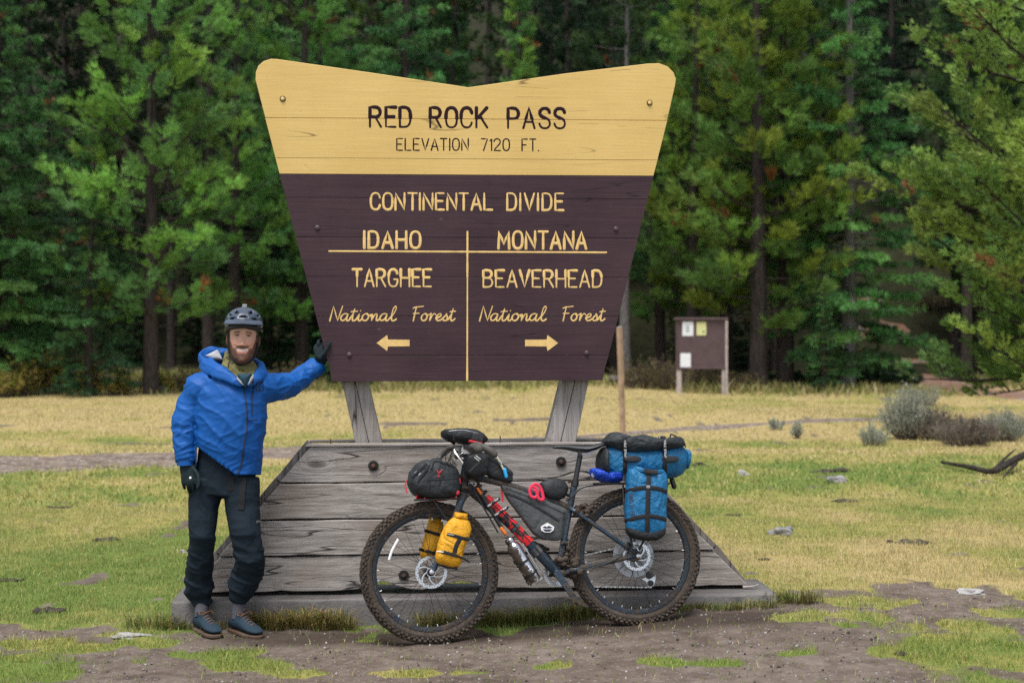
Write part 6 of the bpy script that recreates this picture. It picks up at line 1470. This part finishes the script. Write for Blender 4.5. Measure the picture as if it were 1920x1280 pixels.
# hood lying round the neck: a folded collar, wide and thin, sloping off the neck
def shawl(spec, n=14):
    P = smooth_path([z[0] for z in spec], 5); m = len(P); ax0 = q3(447, 700, .03); vs = []
    for i, p in enumerate(P):
        f = i / 5; j = min(int(f), len(spec) - 2); g = f - j; wd, th, dr = [spec[j][1 + k] * (1 - g) + spec[j + 1][1 + k] * g for k in range(3)]; wd *= .82; th *= .8
        T = nrm(P[min(i + 1, m - 1)] - P[max(i - 1, 0)]); o = Vector((p.x - ax0.x, p.y - ax0.y, 0)).normalized()
        wa = (o * math.cos(dr) - Vector((0, 0, 1)) * math.sin(dr)); wa = nrm(wa - T * wa.dot(T)); ta = T.cross(wa)
        for k in range(n): a = 2 * math.pi * k / n; vs.append(p + wa * math.cos(a) * wd + ta * math.sin(a) * th)
    fs = [(i*n+k, i*n+(k+1) % n, (i+1)*n+(k+1) % n, (i+1)*n+k) for i in range(m - 1) for k in range(n)] + [tuple(range(n))[::-1], tuple((m-1)*n + k for k in range(n))]
    b.add(vs, fs)
shawl([(q3(455, 722, -.115), .018, .012, 1.2), (q3(436, 712, -.11), .03, .016, 1.1), (q3(412, 698, -.075), .046, .02, .95), (q3(391, 686, .0), .055, .024, .8), (q3(390, 676, .09), .06, .028, .6), (q3(420, 672, .17), .07, .03, .9), (q3(460, 676, .17), .06, .028, 1), (q3(490, 688, .09), .046, .024, .9), (q3(490, 700, .0), .04, .02, .9), (q3(478, 711, -.08), .03, .016, 1.1), (q3(464, 722, -.115), .016, .012, 1.2)])
shawl([(q3(400, 700, .0), .02, .012, -1.2), (q3(385, 683, .04), .034, .012, -1.25), (q3(378, 674, .10), .05, .014, -1.3), (q3(392, 664, .16), .05, .016, -1.4), (q3(425, 662, .2), .035, .016, -1.4), (q3(450, 670, .2), .02, .012, -1.4)])
jac = remeshed(b, 'jacket', .0062, M_jacket, person, 4)
crumple(jac, .003, 8, 8, (1.3, 1.3, .8)); 
V = verts(jac); N = vnormals(jac); pxv = PX0 + V[:, 0] / V[:, 1] * FPX; pyv = PY0 + (CAM_H - V[:, 2]) / V[:, 1] * FPX
P = V * 30; arm = np.maximum(sst(380, 365, pxv) * sst(770, 800, pyv), sst(500, 530, pxv))
f1 = (1 - np.abs(2 * vn(P[:, 0] * .55 + P[:, 2] * .3, P[:, 1] * .4, P[:, 2] * 1.2 - P[:, 0] * .5, 5) - 1)) ** 2 - .35
dg_ = (1 - np.abs(2 * vn(P[:, 0] * .28 + P[:, 2] * .18, P[:, 1] * .3, P[:, 2] * .6 + P[:, 0] * .22, 15) - 1)) ** 3 - .25
hem = sst(850, 885, pyv) * .5
sh_ = (1 - np.abs(2 * vn(P[:, 0] * .22 - P[:, 2] * .16, P[:, 1] * .25, P[:, 2] * .42 + P[:, 0] * .2, 35) - 1)) ** 9 + .8 * (1 - np.abs(2 * vn(P[:, 0] * .35 + P[:, 2] * .3, P[:, 1] * .3, P[:, 2] * .5 - P[:, 0] * .3, 45) - 1)) ** 10
setverts(jac, V + N * (f1 * .009 * np.maximum(arm, hem) + dg_ * .008 * (1 - arm) + f1 * .002 * (1 - arm) + sh_ * .0035)[:, None])
# cut the hem: higher over his right hip
import bmesh
bm = bmesh.new(); bm.from_mesh(jac.data); dl = []
for vx in bm.verts:
    a = PX0 + vx.co.x / vx.co.y * FPX; y = PY0 + (CAM_H - vx.co.z) / vx.co.y * FPX
    if a > 362 - 6 and a < 500 and y > min(834 + max(0, a - 365) * .72, 889) and y < 960 and not (a < 368 and y < 885): dl.append(vx)
bmesh.ops.delete(bm, geom=dl, context='VERTS')
for vx in bm.verts:
    if vx.is_boundary:
        a = PX0 + vx.co.x / vx.co.y * FPX; y = min(834 + max(0, a - 365) * .72, 889); vx.co.z = CAM_H - (y + .6 - PY0) / FPX * vx.co.y
bm.to_mesh(jac.data); bm.free()
jac.data.polygons.foreach_set('use_smooth', [True] * len(jac.data.polygons))
sm_ = jac.modifiers.new('thickness', 'SOLIDIFY'); sm_.thickness = .004
TJ = bvh(jac)
M_zip = simple('dark_zip', (.004, .012, .04), .6, bump=0)
deco(TJ, [(456, 722), (460, 745), (463, 775), (463, 805), (457, 835), (454, 862), (446, 887)], 3.2, M_zip, 'zip', person, .002); deco(TJ, [(473, 714), (475, 728), (472, 745), (472, 778)], 2.6, M_zip, 'pocket_zip', person, .002); deco(TJ, [(464, 788), (481, 787)], 1.6, M_zip, 'pocket_seam', person, .001)
for pts in (((481, 718), (481, 732)), ((491, 717), (484, 725), (491, 733)), ((480, 716), (493, 715), (494, 731), (481, 733))): deco(TJ, pts, 1.2, M_zip, 'logo', person, .0015, .0006, 3)
# collar opening: shirt, lining, gaiter
fr = Frame(q3(455, 715, -.112), (1, 0, 0), (0, 0, 1))
MB().puff([fr.uv(*z) for z in ((444, 700), (472, 700), (468, 712), (461, 728), (455, 722), (448, 710))], fr, .02, .05, 5, 2.5).build('shirt', M_shirt, person)
for pts in (((444, 706), (452, 714), (457, 723), (450, 718), (444, 711)), ((469, 709), (475, 700), (476, 708), (468, 720), (464, 723))): MB().puff([fr.uv(*z, .015) for z in pts], Frame(fr.w(0, 0, .015), fr.x, fr.y), .008, .03, 4, 2.5).build('collar_lining', M_lining, person)
fr = Frame(q3(398, 664, .05), (1, 0, 0), (0, .3, 1))
MB().puff([fr.uv(*z) for z in ((384, 667), (398, 660), (408, 655), (414, 666), (418, 674), (400, 673))], fr, .012, .03, 5, 2.5).build('hood_lining', M_lining, person)
b = MB()
for (x, y, dd, r0, r1) in ((452, 697, 0.012, .078, .022), (449, 690, .016, .073, .02), (453, 703, .0, .074, .02), (450, 682, .028, .067, .016), (446, 675, .036, .065, .014)):
    c0 = q3(x, y, dd); P = [c0 + Vector((math.cos(a) * r0 * 1.03, math.sin(a) * r0 * 1.12, .012 * math.cos(a * 2 + y) - math.cos(a) * .012 + math.sin(a) * .022)) for a in np.linspace(0, 6.283, 25)]; b.tube(P, r1, 10, caps=False)
b.tube([q3(428, 690, .0), q3(425, 672, .01), q3(426, 662, .02)], [.02, .018, .014], 10, round=True)
gai = remeshed(b, 'neck_gaiter', .005, M_gaiter, person, 3); crumple(gai, .006, 26, 4, (1.6, 1.6, .6))
# ---- helmet
hc = HF.w(0, .080, -.014); HA, HB, HD = .1035, .091, .135
def dome(rx, ry, rz, holes, name, mat, lo=-.25):
    m = MB(); nu, nv = 72, 26; idx = {}
    for j in range(nv + 1):
        el = math.pi / 2 * j / nv * (1) ; el = (lo + (math.pi / 2 - lo) * j / nv)
        for i in range(nu):
            az = 2 * math.pi * i / nu
            m.v.append(tuple(hc + HF.x * math.cos(el) * math.sin(az) * rx + HF.n * math.cos(el) * math.cos(az) * rz + HF.y * math.sin(el) * ry))
    for j in range(nv):
        for i in range(nu):
            el = lo + (math.pi / 2 - lo) * (j + .5) / nv; az = 2 * math.pi * (i + .5) / nu; az = (az + math.pi) % (2 * math.pi) - math.pi
            x = math.cos(el) * math.sin(az); y = math.sin(el)
            if any(((x - a) * math.cos(r) + (y - b_) * math.sin(r)) ** 2 / ra ** 2 + (-(x - a) * math.sin(r) + (y - b_) * math.cos(r)) ** 2 / rb ** 2 < 1 and abs(az) < 1.5 for a, b_, ra, rb, r in holes): continue
            if el < -.02 and abs(az) < .9: continue
            m.f.append((j*nu+i, j*nu+(i+1) % nu, (j+1)*nu+(i+1) % nu, (j+1)*nu+i))
    o = m.build(name, mat, person); s_ = o.modifiers.new('thickness', 'SOLIDIFY'); s_.thickness = .012; s_.offset = -1; return o
dome(HA, HB, HD, [(-.36, .66, .13, .10, -.6), (.36, .66, .13, .10, .6), (-.72, .50, .10, .07, -.9), (.74, .50, .10, .07, .9), (-.55, .30, .2, .06, .25), (.55, .30, .2, .06, -.25), (0, .42, .22, .07, 0), (-.9, .2, .09, .06, 0), (.9, .2, .09, .06, 0)], 'helmet', M_helmet, -.38)
dome(HA - .013, HB - .013, HD - .013, [], 'helmet_pads', M_blk, -.38)
m = MB(); n = 22; prof = []
for i in range(n + 1):
    az = -1.12 + 2.24 * i / n
    base = hc + HF.x * math.sin(az) * (HA + .001) + HF.n * math.cos(az) * HD + HF.y * .014; tip = hc + HF.x * math.sin(az) * (HA + .014) + HF.n * (math.cos(az) * (HD + .045)) + HF.y * (.000 - .006 * abs(az))
    for dz in (.006, -.004): m.v.append(tuple(base + HF.y * dz)); m.v.append(tuple(tip + HF.y * dz * .6))
for i in range(n):
    o_ = i * 4; m.f += [(o_, o_+1, o_+5, o_+4), (o_+2, o_+6, o_+7, o_+3), (o_+1, o_+3, o_+7, o_+5), (o_, o_+4, o_+6, o_+2)]
m.build('helmet_visor', M_helmet, person)
m = MB().tube([HF.w(math.sin(a) * (HA - .003), .069 - .014 * abs(a) , math.cos(a) * (HD - .018) - .012) for a in np.linspace(-1.6, 1.6, 21)], [(.004, .013)] * 21, 8, up=HF.y); m.build('helmet_rim', M_blk, person)
MB().box(HF.w(.002, .080 + HB + .004, .02), (.026, .022, .03), HF).build('helmet_mount', M_lgrey, person, False, bevel=.003)
for pts in (((-.078, .02, .012), (-.077, -.03, .02), (-.07, -.08, .03), (-.045, -.12, .05), (-.01, -.145, .075)), ((-.08, .02, -.03), (-.077, -.03, .018)), ((.079, .02, .012), (.077, -.03, .02), (.070, -.08, .03), (.045, -.12, .05), (-.01, -.145, .075))):
    P = smooth_path([HF.w(*z) for z in pts], 4); MB().tube(P, [(.007, .0018)] * len(P), 8, up=HF.n).build('helmet_strap', M_web, person)
P = smooth_path([q3(424, 669, -.05), q3(432, 676, -.1), q3(444, 672, -.11), q3(436, 681, -.11), q3(430, 678, -.1), q3(428, 690, -.1)], 5); MB().tube(P, .0028, 7).build('cord', M_web, person)
# ---- gloves
def fing(b, pts, r): b.tube(smooth_path(pts, 3), [r * (1 - .25 * i / (3 * (len(pts) - 1))) for i in range(3 * (len(pts) - 1) + 1)], 10, round=True)
b = MB(); w0 = q3(349, 866, -.055); k0 = q3(356, 897, -.075)
b.tube([q3(348, 858, -.055), w0, w0.lerp(k0, .35), w0.lerp(k0, .75), k0], [(.036, .03), (.036, .028), (.044, .02), (.046, .02), (.043, .017)], 18, up=(0, 1, 0), round=True)
for i, (dx, L_, cu) in enumerate(((-13.5, 19, -.008), (-5, 26, -.012), (4, 26, -.014), (12.5, 21, -.016))):
    fing(b, [k0 + Vector((dx * PS, 0, .012)), k0 + Vector(((dx + 1) * PS, cu * .5, -L_ * .35 * PS)), k0 + Vector(((dx + 2) * PS, cu * .6 + .01, -L_ * .72 * PS)), k0 + Vector(((dx + 1.5) * PS, .03, -L_ * 1.0 * PS))], .0108)
fing(b, [w0.lerp(k0, .35) + Vector((.03, -.01, 0)), w0.lerp(k0, .7) + Vector((.052, -.022, 0)), k0 + Vector((.056, -.03, -.018)), k0 + Vector((.05, -.034, -.045))], .0125)
gl = remeshed(b, 'glove', .0036, M_glove, person, 3); gl['label'] = 'glove hanging at his right side'
deco(bvh(gl), [(356.5, 893), (357, 897)], 4, M_white, 'glove_logo', gl, .001, .0005, 2)
MB().tube([q3(347, 862, -.055), q3(347.5, 872, -.056)], [(.0445, .042), (.0455, .043)], 18, up=(0, 1, 0), caps=False).build('cuff', M_jacket, person)
b = MB(); w1 = at(597, 687, 8.135); Lp = lambda a, b_, k: PANEL.p(a, b_, k)
pm = Lp(604, 668, -.02); pk = Lp(600, 654, -.035)
b.tube([at(591, 692, 8.12), w1, pm, pk], [(.028, .03), (.03, .03), (.026, .04), (.022, .04)], 16, up=(1, 0, 0), round=True)
for i, (y, k) in enumerate(((645, -.02), (651, -.045), (659, -.07), (667, -.09))):
    e0 = Lp(xL(y) - 7, y + 4, min(k, -.03)); back = -.102
    fing(b, [e0 + Vector((0, 0, -.01)), Lp(xL(y) - 9, y - 4, k - .01), Lp(xL(y) - 4, y - 7, back), Lp(xL(y) + 16, y - 8, back), Lp(xL(y) + 30, y - 7, back)], .0112)
fing(b, [Lp(603, 672, -.005), Lp(608, 663, .014), Lp(613.5, 653, .017), Lp(618.5, 643, .015)], .0135)
gl2 = remeshed(b, 'glove', .0036, M_glove, person, 3); gl2['label'] = 'glove gripping the edge of the sign'
MB().tube([at(585, 696, 8.105), at(600, 684.5, 8.135)], [(.053, .053), (.052, .052)], 20, caps=False).build('cuff', M_jacket, person)
# ---- shoes and socks
def shoe(toe, d, lab):
    d = Vector((d[0], d[1], 0)).normalized(); s = Vector((d.y, -d.x, 0)); L = .295; g = gzf(toe[0], toe[1]); heel = Vector((toe[0], toe[1], g)) - d * L
    fr = Frame(heel, d, (0, 0, 1))     # n = side
    sec = [(0, .024, .002, .055), (.012, .032, .0, .082), (.05, .037, .0, .092), (.09, .038, .0, .098), (.12, .039, .0, .098), (.16, .042, .0, .080), (.20, .046, .0, .064), (.24, .045, .0, .052), (.275, .035, .003, .042), (.292, .018, .008, .03)]
    m = MB(); n = 22
    for u, w_, z0, z1 in sec:
        for i in range(n):
            a = 2 * math.pi * i / n; y = math.sin(a); x = math.cos(a)
            hh = z0 + .012 + (z1 - z0 - .012) * (.5 + .5 * y) ; ww = w_ * math.copysign(abs(x) ** .7, x) * (1 if y < 0 else (1 - .42 * y ** 2))
            m.v.append(tuple(fr.w(u, hh + .010, ww)))
    k = len(sec); m.f += [(i*n+j, i*n+(j+1) % n, (i+1)*n+(j+1) % n, (i+1)*n+j) for i in range(k - 1) for j in range(n)] + [tuple(range(n))[::-1], tuple((k-1)*n+j for j in range(n))]
    sh = m.build('shoe', M_shoe, person, sub=1, label=lab)
    out = [(-.006, 0)] + [(u, w_ + .004) for u, w_, _, _ in sec] + [(.302, 0)] + [(u, -w_ - .004) for u, w_, _, _ in sec[::-1]]
    f2 = Frame(heel + Vector((0, 0, 0)), d, s)
    MB().prism([(u, v_) for u, v_ in out], f2, -.0, .02).build('sole', M_sole, sh, True, bevel=.005) if f2.n.z > 0 else MB().prism([(u, v_) for u, v_ in out][::-1], f2, -.02, 0).build('sole', M_sole, sh, True, bevel=.005)
    for i in range(5):
        u = .125 + i * .023; z = .104 - i * .0095; w_ = .02; P = [fr.w(u, z - .006, -w_), fr.w(u + .006, z + .006, 0), fr.w(u - .002, z - .006, w_)]; MB().tube(smooth_path(P, 4), .0021, 6).build('lace', M_lace, sh)
    P = [fr.w(.125, .112, 0), fr.w(.12, .122, .025), fr.w(.13, .108, .04), fr.w(.135, .112, .01), fr.w(.13, .12, -.03), fr.w(.14, .105, -.042)]; MB().tube(smooth_path(P, 5), .002, 6).build('lace', M_lace, sh)
    MB().tube([fr.w(.075, .085, 0), fr.w(.07, .107, 0)], [(.036, .05), (.034, .046)], 18, up=d).build('collar', M_shoe, sh)
    return fr.w(.068, .1, 0)
aR = shoe((-1.582, 7.66), (.58, -.81), 'right shoe'); aL = shoe((-1.352, 7.635), (.66, -.75), 'left shoe')
for a_, top_ in ((aR, q3(379, 1126, .1)), (aL, q3(449.5, 1120, .03))):
    m = MB().tube([a_ - Vector((0, 0, .02)), a_.lerp(top_, .35), a_.lerp(top_, .7), top_], [(.036, .042), (.037, .040), (.040, .042), (.043, .044)], 20, up=(0, 1, 0)); m.build('sock', M_sock, person)
